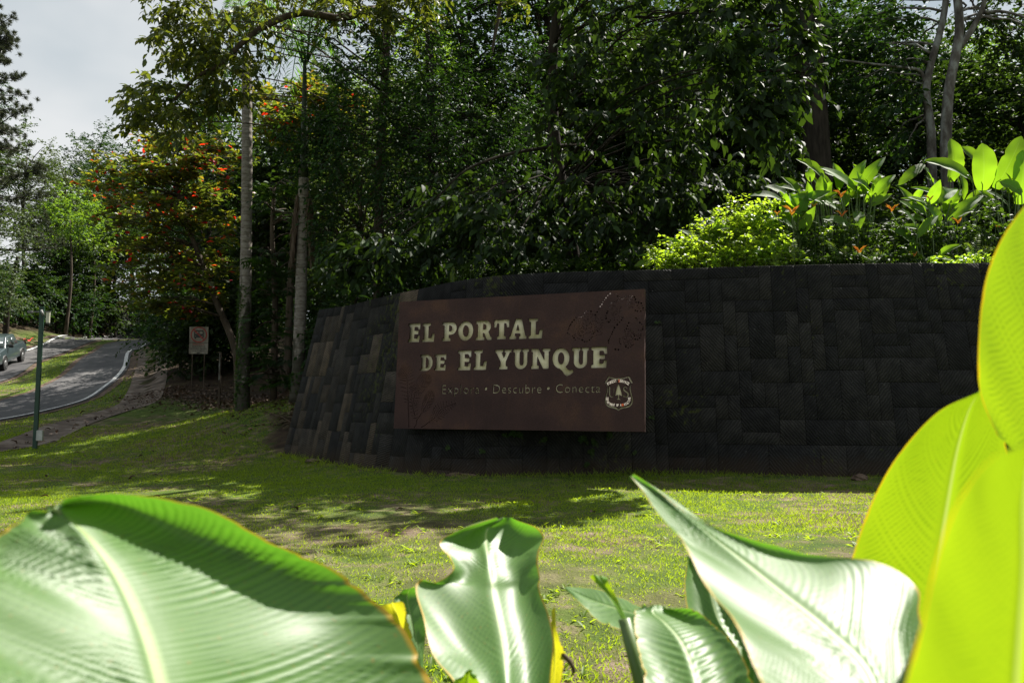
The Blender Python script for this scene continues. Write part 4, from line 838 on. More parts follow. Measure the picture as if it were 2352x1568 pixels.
def paddle_uv(nu, nv):
    return np.stack(np.broadcast_arrays(np.linspace(-1, 1, nv)[None] + 1e-4, np.linspace(0, 1, nu)[:, None]), -1).reshape(-1, 2)
HZ = lambda x, y: (1408 + x * .401, 245 + y * .401)
HL = [  # plant, tip, base, width (crop pixels), depth
 (2, (1045, 298), (1210, 410), 62, 15.6), (2, (1180, 345), (1400, 490), 68, 15.2), (3, (1450, 305), (1350, 500), 52, 15.3), (3, (1562, 288), (1405, 495), 58, 15.4), (3, (1375, 330), (1440, 470), 72, 15.9), (3, (1620, 390), (1490, 520), 48, 15.2),
 (2, (960, 402), (1070, 510), 60, 15.3), (1, (865, 455), (1010, 515), 65, 15.8), (1, (768, 512), (980, 545), 50, 15.4), (2, (1010, 520), (1215, 560), 55, 14.9), (1, (1115, 505), (1060, 640), 45, 14.8), (1, (1160, 570), (1080, 740), 58, 14.7),
 (1, (810, 630), (1040, 700), 48, 14.8), (3, (1185, 640), (1370, 690), 62, 14.8), (1, (885, 545), (1000, 600), 40, 15), (3, (1415, 700), (1395, 600), 52, 14.7), (3, (1600, 500), (1480, 570), 50, 15), (4, (1975, 470), (1830, 560), 68, 15), (4, (2125, 508), (1920, 655), 58, 14.9),
 (4, (1800, 565), (1870, 690), 78, 14.8), (4, (1640, 540), (1740, 620), 58, 14.9), (4, (1685, 520), (1800, 555), 38, 15.1), (6, (1930, 180), (1930, 430), 128, 16.6), (6, (2115, 210), (2115, 480), 122, 16.4), (7, (2340, 170), (2190, 470), 108, 16.2), (6, (1785, 310), (2060, 430), 110, 16.0),
 (6, (1990, 230), (2100, 380), 92, 17), (6, (1635, 450), (1780, 330), 58, 16.3), (6, (1780, 350), (1830, 430), 84, 16.6), (7, (2345, 250), (2320, 560), 115, 16.1), (7, (2210, 430), (2340, 500), 92, 15.8), (0, (500, 680), (560, 800), 55, 14.9), (0, (608, 632), (575, 810), 44, 14.9),
 (0, (520, 635), (650, 710), 40, 15.1), (0, (270, 765), (410, 800), 30, 14.8), (0, (460, 750), (560, 770), 26, 14.9), (8, (135, 855), (290, 880), 28, 14.7), (8, (120, 915), (210, 890), 42, 14.6), (8, (330, 820), (290, 885), 30, 14.8), (5, (2000, 790), (1850, 865), 40, 14.3), (5, (1960, 880), (1830, 872), 30, 14.3), (5, (1720, 760), (1700, 860), 45, 14.5)]
HB = {0: (575, 850, 15.0, 'small heliconia with narrow upright leaves beside the pale vines on the wall top'), 1: (1060, 760, 15.0, 'heliconia with tall orange flower and narrow leaves among the bright vines'), 2: (1230, 640, 15.4, 'heliconia with long arching leaves in front of the thick dark trunk'), 3: (1400, 640, 15.3, 'heliconia with upright spear-like sunlit leaves and orange flowers'),
      4: (1830, 720, 15.1, 'heliconia with broad sunlit leaves below the banana-like plants'), 5: (1790, 890, 14.5, 'low heliconia with pale leaves trailing at the wall edge'), 6: (1960, 640, 16.7, 'tall banana-like plant with broad backlit paddle leaves below the pale trunks'), 7: (2290, 640, 16.3, 'tall banana-like plant with torn leaning leaves at the end of the bed'), 8: (260, 905, 14.9, 'small low plant with three narrow leaves overhanging the wall edge')}
plants = {}
for k, (x, y, d, lab) in HB.items():
    b = P(*HZ(x, y), d); b[2] = h1(b[0], b[1]) - .03; plants[k] = (setp(empty('banana_plant' if k in (6, 7) else 'heliconia_plant', b), lab, 'plant'), b)
def add_paddle(k, tip, base, wpx, depth, nm='leaf'):
    root, b = plants[k]; bp = P(*HZ(*base), depth); sc = depth / F * .401
    dz = random.uniform(-.25, .12); tp = P(*HZ(*tip), depth + dz)
    L_ = np.linalg.norm(tp - bp); up = tp[2] - bp[2]
    nh = np.array([random.uniform(-.25, .25), -.75, .65])
    v, nu, nv = paddle(bp, tp, wpx * sc * (1.08 if k in (6, 7) else 1.3), nh, random.choice([.05, .08, .12]) * (1 if up > 0 else 1.3), random.uniform(.1, .4), 18, 9, .25 if k in (6, 7) else .05, wav=.02, point=k not in (6, 7))
    o = MB(); o.grid(v, nu, nv, uv=paddle_uv(nu, nv)); lf = o.build(nm, M_pad, root)
    q = MB(); q.tube(cr([b + np.array([random.uniform(-.06, .06), random.uniform(-.06, .06), 0]), (b + bp) / 2 + (bp - tp) * .12 + [0, 0, .1], bp, bp + (tp - bp) * .25 + 0], 12), np.linspace(.016, .007, 12), 6); q.build('stalk', M_stem, lf)
for a in HL: add_paddle(*a)
for k, n in ((0, 5), (1, 12), (2, 13), (3, 14), (4, 18), (5, 7), (6, 8), (7, 10)):    # further leaves filling each clump
    x, y, d, _ = HB[k]
    for _ in range(n):
        bx, by = x + random.uniform(-110, 110), y - random.uniform(50, 210); a = random.uniform(-1.25, 1.25); l = random.uniform(130, 240)
        add_paddle(k, (bx + math.sin(a) * l, by - math.cos(a) * l * .8 + 30), (bx, by), random.uniform(38, 62), d + random.uniform(-.3, .5))
for k, x, y, s in ((1, 1025, 610, 1.5), (3, 1305, 510, 1.1), (3, 1310, 620, .9), (4, 1595, 590, 1), (4, 1975, 660, .9), (5, 1410, 830, 1.1), (4, 1815, 525, .7), (2, 1150, 565, .7), (1, 940, 608, .6), (5, 1725, 845, .7), (7, 2205, 690, .9)):
    root, b = plants[k]; d = HB[k][2] - .45; c = P(*HZ(x, y + 15), d); q = MB(); q.tube(cr([b, (b + c) / 2 + [.03, 0, .05], c], 8), np.linspace(.012, .008, 8), 6); st = q.build('flower_stalk', M_stem, root)
    for i in range(7):
        a = (i % 2 * 2 - 1) * (.35 + .12 * i); L_ = .16 * s * random.uniform(.7, 1.1); dr = np.array([math.sin(a), random.uniform(-.35, .2), math.cos(a)]); o = MB()
        leaves(o, T_OV, np.array([c + [0, 0, .012 * s * i]]), dr[None], np.array([[0, -1, .3]]), np.array([L_]), np.array([.028 * s]), np.array([random.random()])); o.build('bract', M_bract, st)

# bright vines and low leaves over the bed
def bed_mound(name, label, pts, n, L_, leafm, r=.22, tw=4, nl=6, cat='plant'):
    ml, mt = MB(), MB(); c = []
    for x, y, d, sx, sy in pts:
        for _ in range(n):
            q = P(*HZ(x + random.gauss(0, sx), y + random.gauss(0, sy)), d + random.uniform(-.25, .35)); q[2] = max(q[2], h1(q[0], q[1]) + .03); c.append(q)
    c = np.array(c); foliage(ml, mt, c, r, tw, nl, L_, L_ * .62, T_OV, .25, .7, None, 0, .25, jit=.5, twr=.003)
    b = c.mean(0); b[2] = h1(b[0], b[1]); t = setp(empty(name, b), label, cat)
    for q in c[::2]: g = q.copy(); g[2] = h1(q[0], q[1]) - .02; mt.tube([g, (g + q) / 2, q], .004, 3, False)
    setp(mt.build('stems', M_stem, t), kind='stuff'); setp(ml.build('leaves', leafm, t), kind='stuff'); return t
bed_mound('flowering_vine', 'mound of bright lime vine leaves spilling along the wall top', [(760, 650, 15.0, 75, 55), (640, 745, 14.9, 110, 40), (430, 840, 14.6, 90, 35), (600, 830, 14.5, 120, 40), (330, 890, 14.4, 70, 14)], 50, .075, M_vine)
bed_mound('flowering_vine', 'bright leafy vine climbing among the heliconias with orange flowers', [(850, 680, 14.8, 60, 60), (900, 830, 14.5, 90, 40), (760, 880, 14.4, 150, 18)], 44, .075, M_vine)
bed_mound('ground_cover', 'dark green ground cover under the taller heliconias', [(1200, 800, 14.7, 120, 60), (1500, 760, 14.7, 130, 80), (1800, 800, 14.7, 140, 60), (2100, 780, 14.8, 120, 80), (1400, 880, 14.3, 220, 16)], 46, .085, M_mid)
bed_mound('ground_cover', 'low dark leafy cover behind the wall above the sign', [(-300, 930, 15.5, 250, 12), (-600, 960, 16, 200, 12)], 34, .10, M_mid)
bed_mound('trailing_vine', 'pale green vine trailing over the wall edge beyond the ferns', [(1830, 890, 14.1, 70, 10), (2060, 880, 14.1, 50, 22), (1960, 975, 13.9, 10, 8)], 12, .07, M_vine, .12)
def fern(label, base, fronds, s, leafm=M_vine, group=None):
    t = setp(empty('fern', base), label, 'fern', group)
    for dx, dy, dz in fronds:
        ml, mt = MB(), MB(); b = np.array(base); e = b + np.array([dx, dy, dz]) * s; n = 16; p = cr([b, (b + e) / 2 + [0, 0, .12 * s], e], n); mt.tube(p, np.linspace(.004, .001, n), 3, False)
        d = unit(np.gradient(p, axis=0)); sd = unit(np.cross(d, [.05, -1., .3]))
        for sg in (-1, 1): leaves(ml, T_S, p, d * .35 + sg * sd, np.tile([0, -.8, .6], (n, 1)) + RNG.normal(size=(n, 3)) * .1, .13 * s * np.sin(np.linspace(.35, 1, n) * np.pi) ** .8 + .012, np.full(n, .028 * s), RNG.random(n))
        o = setp(ml.build('frond', leafm, t), kind='stuff'); mt.build('stalk', M_stem, o)
for x, y, f_, s in ((930, 905, ((0, -.05, .5), (.15, -.1, .4)), .45), (1040, 880, ((.02, 0, .8), (-.15, 0, .5)), .5), (1290, 880, ((-.3, 0, .55), (.3, -.1, .35)), .6), (1480, 900, ((.6, 0, .3), (-.5, 0, .35), (.2, -.1, .4)), .6), (2070, 880, ((.15, 0, .7), (-.3, -.1, .4), (.5, 0, .3)), .7)):
    b = P(*HZ(x, y), 14.15); fern('bright green fern sprouting along the sunlit top edge of the wall', b, f_, s, group='ferns on the wall top')
for px, py, s, f_ in ((1040, 648, .35, ((.02, 0, .8), (-.1, 0, .5))), ):
    fern('single small fern standing on the wall top above the sign', P(px, py, 14.3), f_, s)
q = MB(); v, nu, nv = paddle(P(850, 686, 15.3), P(822, 680, 15.2), .07, (0, -.6, .8), .1, .2, 8, 5); q.grid(v, nu, nv, uv=paddle_uv(nu, nv)); b = P(850, 690, 15.35)
pl_ = setp(empty('seedling', b), 'single bright leaf poking over the wall beside the sign corner', 'plant'); q.build('leaf', M_pad, pl_); q = MB(); q.tube([b - [0, 0, .1], P(850, 686, 15.3)], .006, 5); q.build('stalk', M_stem, pl_)
# little ferns rooted in the wall joints below the sign
for px, py in ((1030, 1030), (1110, 1038), (1160, 1002), (1185, 1000), (1255, 1012), (1340, 1010), (1360, 1042), (1365, 1018), (1400, 1000), (1455, 1042), (1495, 960), (1510, 742), (1345, 1070)):
    d = ray(px, py); lo, hi = 8., 20.
    for _ in range(30):
        mid = (lo + hi) / 2; q = CAM + d * (mid / d[1]); di, arc_, side = poly_dist(q[:1], q[1:2], WBD); inside = (side[0] > 0) and di[0] > BAT * (q[2] - GZ) - .01
        lo, hi = (lo, mid) if inside else (mid, hi)
    fern('tiny fern growing from a joint in the dark wall below the sign', CAM + d * ((lo - .01) / d[1]), [(random.uniform(-.4, .4), -.2, random.uniform(-.25, .3)) for _ in range(random.randint(2, 6))], random.uniform(.14, .34), M_mid, 'ferns in the wall joints')

# ------------------------------------------------------------------ the large leaves close to the camera
def bigleafmat(name, c0, c1, tcol, rough, tw, vein=.35, edgec=(.42, .26, .02), edge0=.965, coat=.0):
    m, t, b = mat(name, rough, .42)
    uv = nd(t, 'ShaderNodeUVMap'); sx = nd(t, 'ShaderNodeSeparateXYZ'); t.links.new(uv.outputs['UV'], sx.inputs['Vector'])
    av = math_(t, 'ABSOLUTE', sx.outputs['X']); n = noise(t, 9, 5, 'UV'); ns = noise(t, 3, 4)
    c = ramp(t, ns, [(.3, c0), (.7, c1)])
    at = nd(t, 'ShaderNodeAttribute', attribute_name='rnd')           # vein profile
    c = mixc(t, math_(t, 'MULTIPLY', at.outputs['Fac'], vein), c, (.022, .075, .018))
    mid = ramp(t, av, [(.012, (1, 1, 1)), (.035, (0, 0, 0))]); c = mixc(t, math_(t, 'MULTIPLY', mid, .75), c, (.42, .50, .26))
    e = math_(t, 'ADD', av, math_(t, 'MULTIPLY', math_(t, 'SUBTRACT', n, .5), .05))
    ed = ramp(t, e, [(edge0, (0, 0, 0)), (edge0 + .025, (1, 1, 1))]); c = mixc(t, ed, c, edgec)
    br = ramp(t, math_(t, 'ADD', e, math_(t, 'MULTIPLY', math_(t, 'SUBTRACT', ns, .5), .10)), [(1.0, (0, 0, 0)), (1.012, (1, 1, 1))]); c = mixc(t, br, c, (.10, .055, .02))
    spt = ramp(t, noise(t, 26, 2, 'UV', stretch=(1, 2.5, 1)), [(.665, (0, 0, 0)), (.70, (1, 1, 1))]); c = mixc(t, math_(t, 'MULTIPLY', spt, .6), c, (.20, .13, .03))
    t.links.new(c, b.inputs['Base Color']); b.inputs['Coat Weight'].default_value = coat; b.inputs['Coat Roughness'].default_value = .3
    bump(t, b, noise(t, 120, 3), .06, .002)
    tr = nd(t, 'ShaderNodeBsdfTranslucent'); 
    vn = mixc(t, 1, mixc(t, .8, c, tcol), ramp(t, at.outputs['Fac'], [(.15, (1, 1, 1)), (1, (.42, .52, .3))]), 'MULTIPLY'); vn = mixc(t, 1, vn, ramp(t, ns, [(.3, (.8, .86, .8)), (.7, (1.1, 1.05, 1))]), 'MULTIPLY'); vn = mixc(t, math_(t, 'MULTIPLY', mid, .6), vn, (.45, .55, .10))
    t.links.new(mixc(t, math_(t, 'MULTIPLY', ed, .8), vn, edgec), tr.inputs['Color'])
    ms = nd(t, 'ShaderNodeMixShader'); ms.inputs['Fac'].default_value = tw
    t.links.new(b.outputs['BSDF'], ms.inputs[1]); t.links.new(tr.outputs['BSDF'], ms.inputs[2]); t.links.new(ms.outputs['Shader'], t.nodes['Material Output'].inputs['Surface'])
    return m
M_wax = bigleafmat('waxy_leaf', (.080, .155, .040), (.115, .20, .060), (.20, .54, .02), .45, .30, .72)
M_lime = bigleafmat('backlit_leaf', (.10, .26, .02), (.13, .30, .02), (.43, .60, .003), .55, .50, .3, (.72, .42, .008), .972)
M_torn = bigleafmat('torn_yellow_leaf', (.32, .36, .03), (.45, .42, .03), (.80, .75, .02), .5, .55, .1, (.35, .16, .03), .93)
def bigleaf(name, parent, stations, m, veins=46, amp=.004, nu=150, nv=61, cup=None, tatter=.0, sweep=.22, label=None, wave=.004):
    """stations from stalk end to tip: (left, mid, right), each (px, py, depth); cup: depth pushed back halfway across (left, right)"""
    st = np.array([[P(*q) for q in s] for s in stations]); g = [cr(st[:, k], nu) for k in range(3)]
    u = np.linspace(-1, 1, nv); a = np.abs(u)
    cupl, cupr = (cup or (0, 0)); V_ = np.empty((nu, nv, 3))
    for j, q in enumerate(u):
        E = g[0] if q < 0 else g[2]; cc = cupl if q < 0 else cupr
        V_[:, j] = g[1] + (E - g[1]) * abs(q)
        away = unit((g[1] + (E - g[1]) * .5) - CAM); V_[:, j] += away * (cc * math.sin(abs(q) * math.pi))
    if tatter:
        tt = np.linspace(0, 1, nu)
        for sd in (0, 1):
            nz_ = np.clip(sum(np.sin(tt * f + sd * 2 + f) for f in (31, 57, 113)) / 3, 0, 1) * tatter; rg = range(0, nv // 2) if sd == 0 else range(nv // 2 + 1, nv)
            for j in rg: V_[:, j] = V_[:, nv // 2] + (V_[:, j] - V_[:, nv // 2]) * (1 - nz_ * a[j] ** 3)[:, None]
    du = np.gradient(V_, axis=0); dv = np.gradient(V_, axis=1); N_ = unit(np.cross(du, dv))
    tt = np.linspace(0, 1, nu)[:, None]; ph = (tt - sweep * a[None] ** 1.25) * veins; ph = ph + .3 * np.sin(ph * .37 + 1.3 * np.sign(u)[None]) + .25 * np.sin(ph * .91 + 2)
    pr = np.abs(np.sin(ph * math.pi)) ** .6 ; fade = np.clip((a[None] - .03) * 7, 0, 1) * np.clip((1 - a[None]) * 6, .15, 1)
    rib = np.exp(-(a[None] / .05) ** 2)
    V_ += N_ * (amp * (pr - .5) * fade * (.55 + .45 * np.sin(ph * .23 + a[None] * 3)) + .003 * rib + wave * np.sin(ph * .13 * math.pi + u[None] * 2) * a[None])[..., None]
    o = MB(); uvs = np.stack(np.broadcast_arrays(u[None] + 1e-4, tt), -1).reshape(-1, 2)
    o.grid(V_.reshape(-1, 3), nu, nv, np.clip((1 - pr) * fade, 0, 1).ravel(), uvs)
    lf = o.build(name, m, parent)
    if label: lf['label'] = label
    return lf, g[1][0]
def stalk(parent, top, foot, r=.013):
    q = MB(); top, foot = np.asarray(top), np.asarray(foot); mid = (top + foot) / 2 + (foot - top) * np.array([.15, .15, 0]); q.tube(cr([foot, mid, top], 16), np.linspace(r * 1.5, r * .8, 16), 9); return q.build('stalk', M_stem, parent)
def fgplant(x, y, label):
    b = np.array([x, y, h1(x, y) - .03]); return setp(empty('large_leaf_plant', b), label, 'plant'), b
def plane_of(px, py, d, tilt=(0, 0)):
    h = unit(np.array(SUND) + unit(CAM - P(px, py, d))); n = unit(h + np.array([tilt[0], tilt[1], 0])); M_ = P(px, py, d) - CAM
    def f(x, y, k=1.): r = ray(x, y); return (x, y, k * float(n @ M_) / float(n @ r) * r[1])
    return f
pA, bA = fgplant(-.40, .62, 'plant with one huge glossy arching leaf, its tip folded over, beside the lawn')
f = plane_of(300, 1400, .80, (.20, .10))
lf, m0 = bigleaf('leaf', pA, [(f(-80, 1760), f(415, 1760), f(1120, 1760, .90)), (f(-130, 1568), f(368, 1568), f(1000, 1568, .895)), (f(-110, 1420), f(325, 1430), f(905, 1420, .89)), (f(-60, 1300), f(265, 1310), f(760, 1305, .90)), (f(0, 1225), f(205, 1232), f(560, 1212, .92)), (f(60, 1185), f(150, 1184), f(345, 1131, .94)), (f(112, 1166), f(126, 1165), f(150, 1152, .97))],
               M_wax, 58, .0050, 240, 71, (.012, .05), .03, .20); stalk(lf, m0, bA)
pB, bB = fgplant(.02, 1.25, 'plant with an upright notched waxy leaf, torn yellow leaves behind it')
lf, m0 = bigleaf('leaf', pB, [((1085, 1700, 1.18), (1180, 1700, 1.20), (1262, 1700, 1.21)), ((1050, 1568, 1.27), (1166, 1568, 1.30), (1266, 1568, 1.31)), ((992, 1500, 1.33), (1158, 1490, 1.37), (1269, 1475, 1.38)), ((970, 1420, 1.39), (1144, 1415, 1.43), (1260, 1410, 1.44)), ((958, 1340, 1.44), (1134, 1358, 1.48), (1242, 1356, 1.49)), ((1000, 1336, 1.46), (1130, 1332, 1.50), (1237, 1328, 1.51)), ((1038, 1306, 1.49), (1125, 1302, 1.53), (1236, 1300, 1.53)), ((1034, 1274, 1.52), (1120, 1270, 1.56), (1240, 1268, 1.56)), ((1010, 1244, 1.55), (1116, 1238, 1.60), (1247, 1232, 1.59)), ((1052, 1214, 1.58), (1122, 1212, 1.62), (1222, 1206, 1.61)), ((1140, 1192, 1.61), (1158, 1189, 1.62), (1182, 1187, 1.62))],
               M_wax, 50, .0026, 190, 51, (.02, .03), .0, .24); stalk(lf, m0, bB)
lf, m0 = bigleaf('leaf', pB, [((940, 1660, 1.7), (968, 1660, 1.72), (985, 1660, 1.72)), ((930, 1500, 1.75), (965, 1510, 1.76), (975, 1515, 1.77)), ((915, 1430, 1.78), (948, 1430, 1.8), (978, 1420, 1.8)), ((903, 1376, 1.82), (935, 1372, 1.84), (972, 1370, 1.83)), ((925, 1356, 1.83), (943, 1350, 1.84), (962, 1346, 1.83))], M_wax, 26, .003, 70, 25, label='narrow pale leaf behind the notched leaf'); stalk(lf, m0, bB)
lf, m0 = bigleaf('torn_leaf', pB, [((935, 1640, 1.5), (965, 1640, 1.5), (990, 1640, 1.5)), ((905, 1500, 1.5), (935, 1500, 1.5), (957, 1500, 1.5)), ((880, 1420, 1.5), (915, 1420, 1.51), (938, 1415, 1.5)), ((868, 1390, 1.5), (900, 1385, 1.5), (924, 1380, 1.5))], M_torn, 20, .002, 60, 21, tatter=.3, label='torn yellow leaf edge'); stalk(lf, m0, bB)
lf, m0 = bigleaf('torn_leaf', pB, [((1235, 1660, 1.55), (1262, 1660, 1.55), (1285, 1660, 1.55)), ((1255, 1560, 1.55), (1272, 1560, 1.55), (1290, 1560, 1.55)), ((1262, 1500, 1.55), (1275, 1500, 1.55), (1298, 1502, 1.55)), ((1264, 1460, 1.55), (1272, 1455, 1.55), (1280, 1450, 1.55)), ((1268, 1400, 1.56), (1271, 1396, 1.56), (1273, 1390, 1.56))], M_torn, 20, .002, 60, 17, tatter=.4, label='torn yellow strip with brown curl'); stalk(lf, m0, bB)
q = MB(); q.tube(cr([P(1292, 1500, 1.55), P(1310, 1520, 1.54), P(1318, 1540, 1.54), P(1312, 1552, 1.55)], 8), [.004, .005, .005, .004, .004, .003, .002, .001], 6); q.build('dry_curl', M_deadfrond, lf)
lf, m0 = bigleaf('leaf', pB, [((1030, 1700, 1.25), (1085, 1700, 1.25), (1125, 1700, 1.25)), ((1035, 1580, 1.25), (1075, 1585, 1.26), (1108, 1580, 1.25)), ((1062, 1548, 1.26), (1078, 1540, 1.26), (1088, 1550, 1.26)), ((1074, 1538, 1.26), (1077, 1536, 1.26), (1080, 1538, 1.26))], M_lime, 20, .002, 60, 21, label='small green leaf tip'); stalk(lf, m0, bB)
pC, bC = fgplant(.62, .78, 'plant with a broad pale horizontal leaf ending in a long pointed tip')
f = plane_of(1800, 1360, .90, (-.16, .12))
lf, m0 = bigleaf('leaf', pC, [(f(1830, 1800, .94), f(2050, 1720), f(2230, 1640)), (f(1768, 1590, .94), f(2000, 1540), f(2120, 1440)), (f(1715, 1490, .94), f(1900, 1440), f(2108, 1345)), (f(1665, 1405, .95), f(1800, 1360), f(2035, 1298)), (f(1620, 1330, .96), f(1715, 1290), f(1890, 1277)), (f(1578, 1268, .97), f(1645, 1235), f(1745, 1250)), (f(1535, 1205, .98), f(1578, 1182), f(1640, 1205)), (f(1490, 1140), f(1512, 1133), f(1540, 1148)), (f(1446, 1098), f(1448, 1094), f(1452, 1093))],
               M_wax, 44, .0042, 200, 71, (.015, .01), .006, .30); stalk(lf, m0, bC)
lf, m0 = bigleaf('leaf', pC, [((1690, 1640, 1.3), (1735, 1640, 1.3), (1790, 1640, 1.3)), ((1640, 1480, 1.38), (1700, 1500, 1.38), (1740, 1490, 1.36)), ((1592, 1430, 1.44), (1650, 1420, 1.45), (1720, 1430, 1.42)), ((1576, 1350, 1.5), (1625, 1340, 1.51), (1690, 1350, 1.48)), ((1574, 1300, 1.54), (1600, 1290, 1.55), (1650, 1310, 1.52)), ((1580, 1277, 1.56), (1590, 1273, 1.56), (1610, 1280, 1.55))], M_wax, 26, .005, 90, 35, (.02, .02), label='pale ribbed leaf behind the pointed one'); stalk(lf, m0, bC)
pD, bD = fgplant(.40, 1.15, 'plant with a torn striped leaf, white ragged pieces and a yellow-green spike')
lf, m0 = bigleaf('leaf', pD, [((1500, 1720, 1.0), (1620, 1720, 1.0), (1775, 1720, 1.02)), ((1478, 1568, 1.1), (1600, 1568, 1.1), (1728, 1560, 1.1)), ((1466, 1480, 1.18), (1570, 1480, 1.18), (1690, 1480, 1.17)), ((1458, 1425, 1.24), (1530, 1430, 1.24), (1640, 1435, 1.22)), ((1458, 1402, 1.28), (1500, 1405, 1.28), (1590, 1402, 1.26)), ((1480, 1390, 1.3), (1505, 1388, 1.3), (1530, 1390, 1.29))], M_wax, 24, .0045, 110, 41, (.01, .02), .06, .12, label='striped waxy leaf with yellow margin'); stalk(lf, m0, bD)
lf, m0 = bigleaf('torn_leaf', pD, [((1530, 1445, 1.36), (1535, 1425, 1.36), (1575, 1405, 1.36)), ((1460, 1455, 1.38), (1480, 1412, 1.4), (1500, 1398, 1.42)), ((1385, 1432, 1.40), (1410, 1392, 1.46), (1440, 1380, 1.48)), ((1340, 1385, 1.46), (1350, 1372, 1.5), (1372, 1356, 1.52)), ((1298, 1352, 1.52), (1300, 1347, 1.53), (1310, 1343, 1.54))], M_wax, 16, .002, 70, 25, tatter=.12, label='white ragged torn blade'); stalk(lf, m0, bD)
lf, m0 = bigleaf('leaf', pD, [((1428, 1420, 1.34), (1434, 1420, 1.34), (1440, 1420, 1.34)), ((1400, 1372, 1.35), (1408, 1370, 1.35), (1416, 1370, 1.35)), ((1372, 1340, 1.36), (1386, 1338, 1.36), (1397, 1338, 1.36)), ((1354, 1321, 1.37), (1375, 1320, 1.37), (1396, 1326, 1.37))], M_lime, 14, .001, 40, 13, label='narrow yellow-green rolled leaf'); stalk(lf, m0, bD)
pE, bE = fgplant(.78, .50, 'tall plant with three large lime backlit leaves, yellow-edged, standing at the lawn edge')
lf, m0 = bigleaf('leaf', pE, [((2290, 1000, 0.985), (2400, 1090, 0.991), (2520, 1080, 0.990)), ((2252, 900, 0.980), (2410, 980, 0.984), (2560, 940, 0.982)), ((2246, 790, 0.973), (2420, 860, 0.977), (2570, 800, 0.974)), ((2262, 655, 0.966), (2420, 720, 0.969), (2560, 670, 0.967)), ((2300, 548, 0.960), (2420, 590, 0.962), (2530, 540, 0.959)), ((2360, 465, 0.955), (2410, 470, 0.955), (2470, 440, 0.953)), ((2430, 385, 0.950), (2440, 380, 0.950), (2450, 378, 0.950))], M_lime, 40, .0014, 190, 51, (.0, .0), .004, .3, wave=.001); stalk(lf, m0, bE)
lf, m0 = bigleaf('leaf', pE, [((1935, 1480, 1.217), (2130, 1520, 1.223), (2300, 1530, 1.224)), ((1935, 1370, 1.203), (2140, 1400, 1.207), (2330, 1400, 1.207)), ((1958, 1275, 1.190), (2160, 1270, 1.189), (2340, 1260, 1.188)), ((2000, 1160, 1.175), (2180, 1150, 1.173), (2330, 1130, 1.171)), ((2062, 1045, 1.159), (2200, 1040, 1.159), (2310, 1020, 1.156)), ((2150, 950, 1.147), (2225, 950, 1.147), (2290, 940, 1.145)), ((2246, 900, 1.140), (2252, 897, 1.140), (2260, 897, 1.140))], M_lime, 40, .0014, 190, 51, (.0, .0), .004, .3, wave=.001); stalk(lf, m0, bE)
lf, m0 = bigleaf('leaf', pE, [((2030, 1800, 0.425), (2330, 1800, 0.425), (2650, 1780, 0.424)), ((2082, 1568, 0.410), (2340, 1600, 0.412), (2640, 1560, 0.410)), ((2118, 1420, 0.401), (2350, 1450, 0.403), (2620, 1400, 0.400)), ((2150, 1290, 0.393), (2360, 1310, 0.394), (2600, 1260, 0.391)), ((2200, 1150, 0.384), (2360, 1170, 0.386), (2540, 1130, 0.383)), ((2268, 1062, 0.379), (2370, 1060, 0.379), (2470, 1045, 0.378)), ((2365, 1012, 0.376), (2375, 1005, 0.375), (2385, 1005, 0.375))], M_lime, 40, .0007, 190, 45, (.0, .0), .0, .3, wave=.0006); stalk(lf, m0, bE)

# ------------------------------------------------------------------ grass
def scatter_grass():
    ml = MB(); rng = np.random.default_rng(3); tot = []
    def vnoise(x, y):
        return (np.sin(x * 1.3 + np.sin(y * .9) * 1.7) + np.sin(y * 1.7 + np.sin(x * 1.1 + 2) * 1.5) + np.sin(x * 3.1 - y * 2.3) * .6 + np.sin(x * .45 + y * .6) * .9) / 3.5
    for (x0, x1, y0, y1, dens, hgt) in ((-4.2, 5.4, 2.0, 5.5, 1900, .036), (-7, 8, 5.5, 9, 1600, .037), (-10, 10.5, 9, 13.4, 1150, .040), (-12, -2, 13.2, 18, 700, .048), (-15, -5, 18, 25, 380, .065), (-24, -14, 22, 34, 130, .08), (-30, -14, 34, 60, 70, .10)):
        n = int((x1 - x0) * (y1 - y0) * dens); x, y = rng.uniform(x0, x1, n), rng.uniform(y0, y1, n)
        k = np.abs(x) < .72 * y + 1.4; x, y = x[k], y[k]
        z = zone(x, y); nv_ = vnoise(x, y); keep = rng.random(len(x)) < z * np.clip(.85 + .75 * nv_, .15, 1) * (1 - .9 * bare(x, y))
        d1, _, s1 = poly_dist(x, y, WBD); keep &= ~((s1 > 0) & (x > -5.3) & (y > 12)); keep &= d1 > .02
        dd, _, _ = poly_dist(x, y, DTD); keep &= dd > .72
        if y1 > 22:
            inr = np.zeros(len(x), bool)
            for A_, B_ in ((W, I1), (I2, FE)):
                ax, bx = np.interp(y, cr(A_, 90)[:, 1], cr(A_, 90)[:, 0]), np.interp(y, cr(B_, 90)[:, 1], cr(B_, 90)[:, 0]); inr |= (x < ax + .35) & (x > bx - .35)
            keep &= ~inr
        x, y, nv_ = x[keep], y[keep], nv_[keep]; n = len(x)
        p = np.stack([x, y, H(x, y) - .004], 1); a = rng.uniform(0, 6.283, n); lean = rng.uniform(.25, 1.3, n)
        d = np.stack([np.cos(a) * lean, np.sin(a) * lean, np.ones(n)], 1); ln = hgt * rng.uniform(.5, 1.35, n) * np.where(d1[keep] < .28, rng.uniform(1.2, 3.2, n), 1) * np.clip(1 + .5 * nv_, .6, 1.6)
        leaves(ml, T_S, p, d, np.stack([-np.sin(a), np.cos(a), .2 * np.ones(n)], 1) + rng.normal(size=(n, 3)) * .3, ln, hgt * .13 * rng.uniform(.8, 1.5, n) + .0015, np.clip(rng.random(n) * .8 - nv_ * .2 + .1 + .35 * bare(x, y), 0, 1)); tot.append(n)
    return ml, sum(tot)
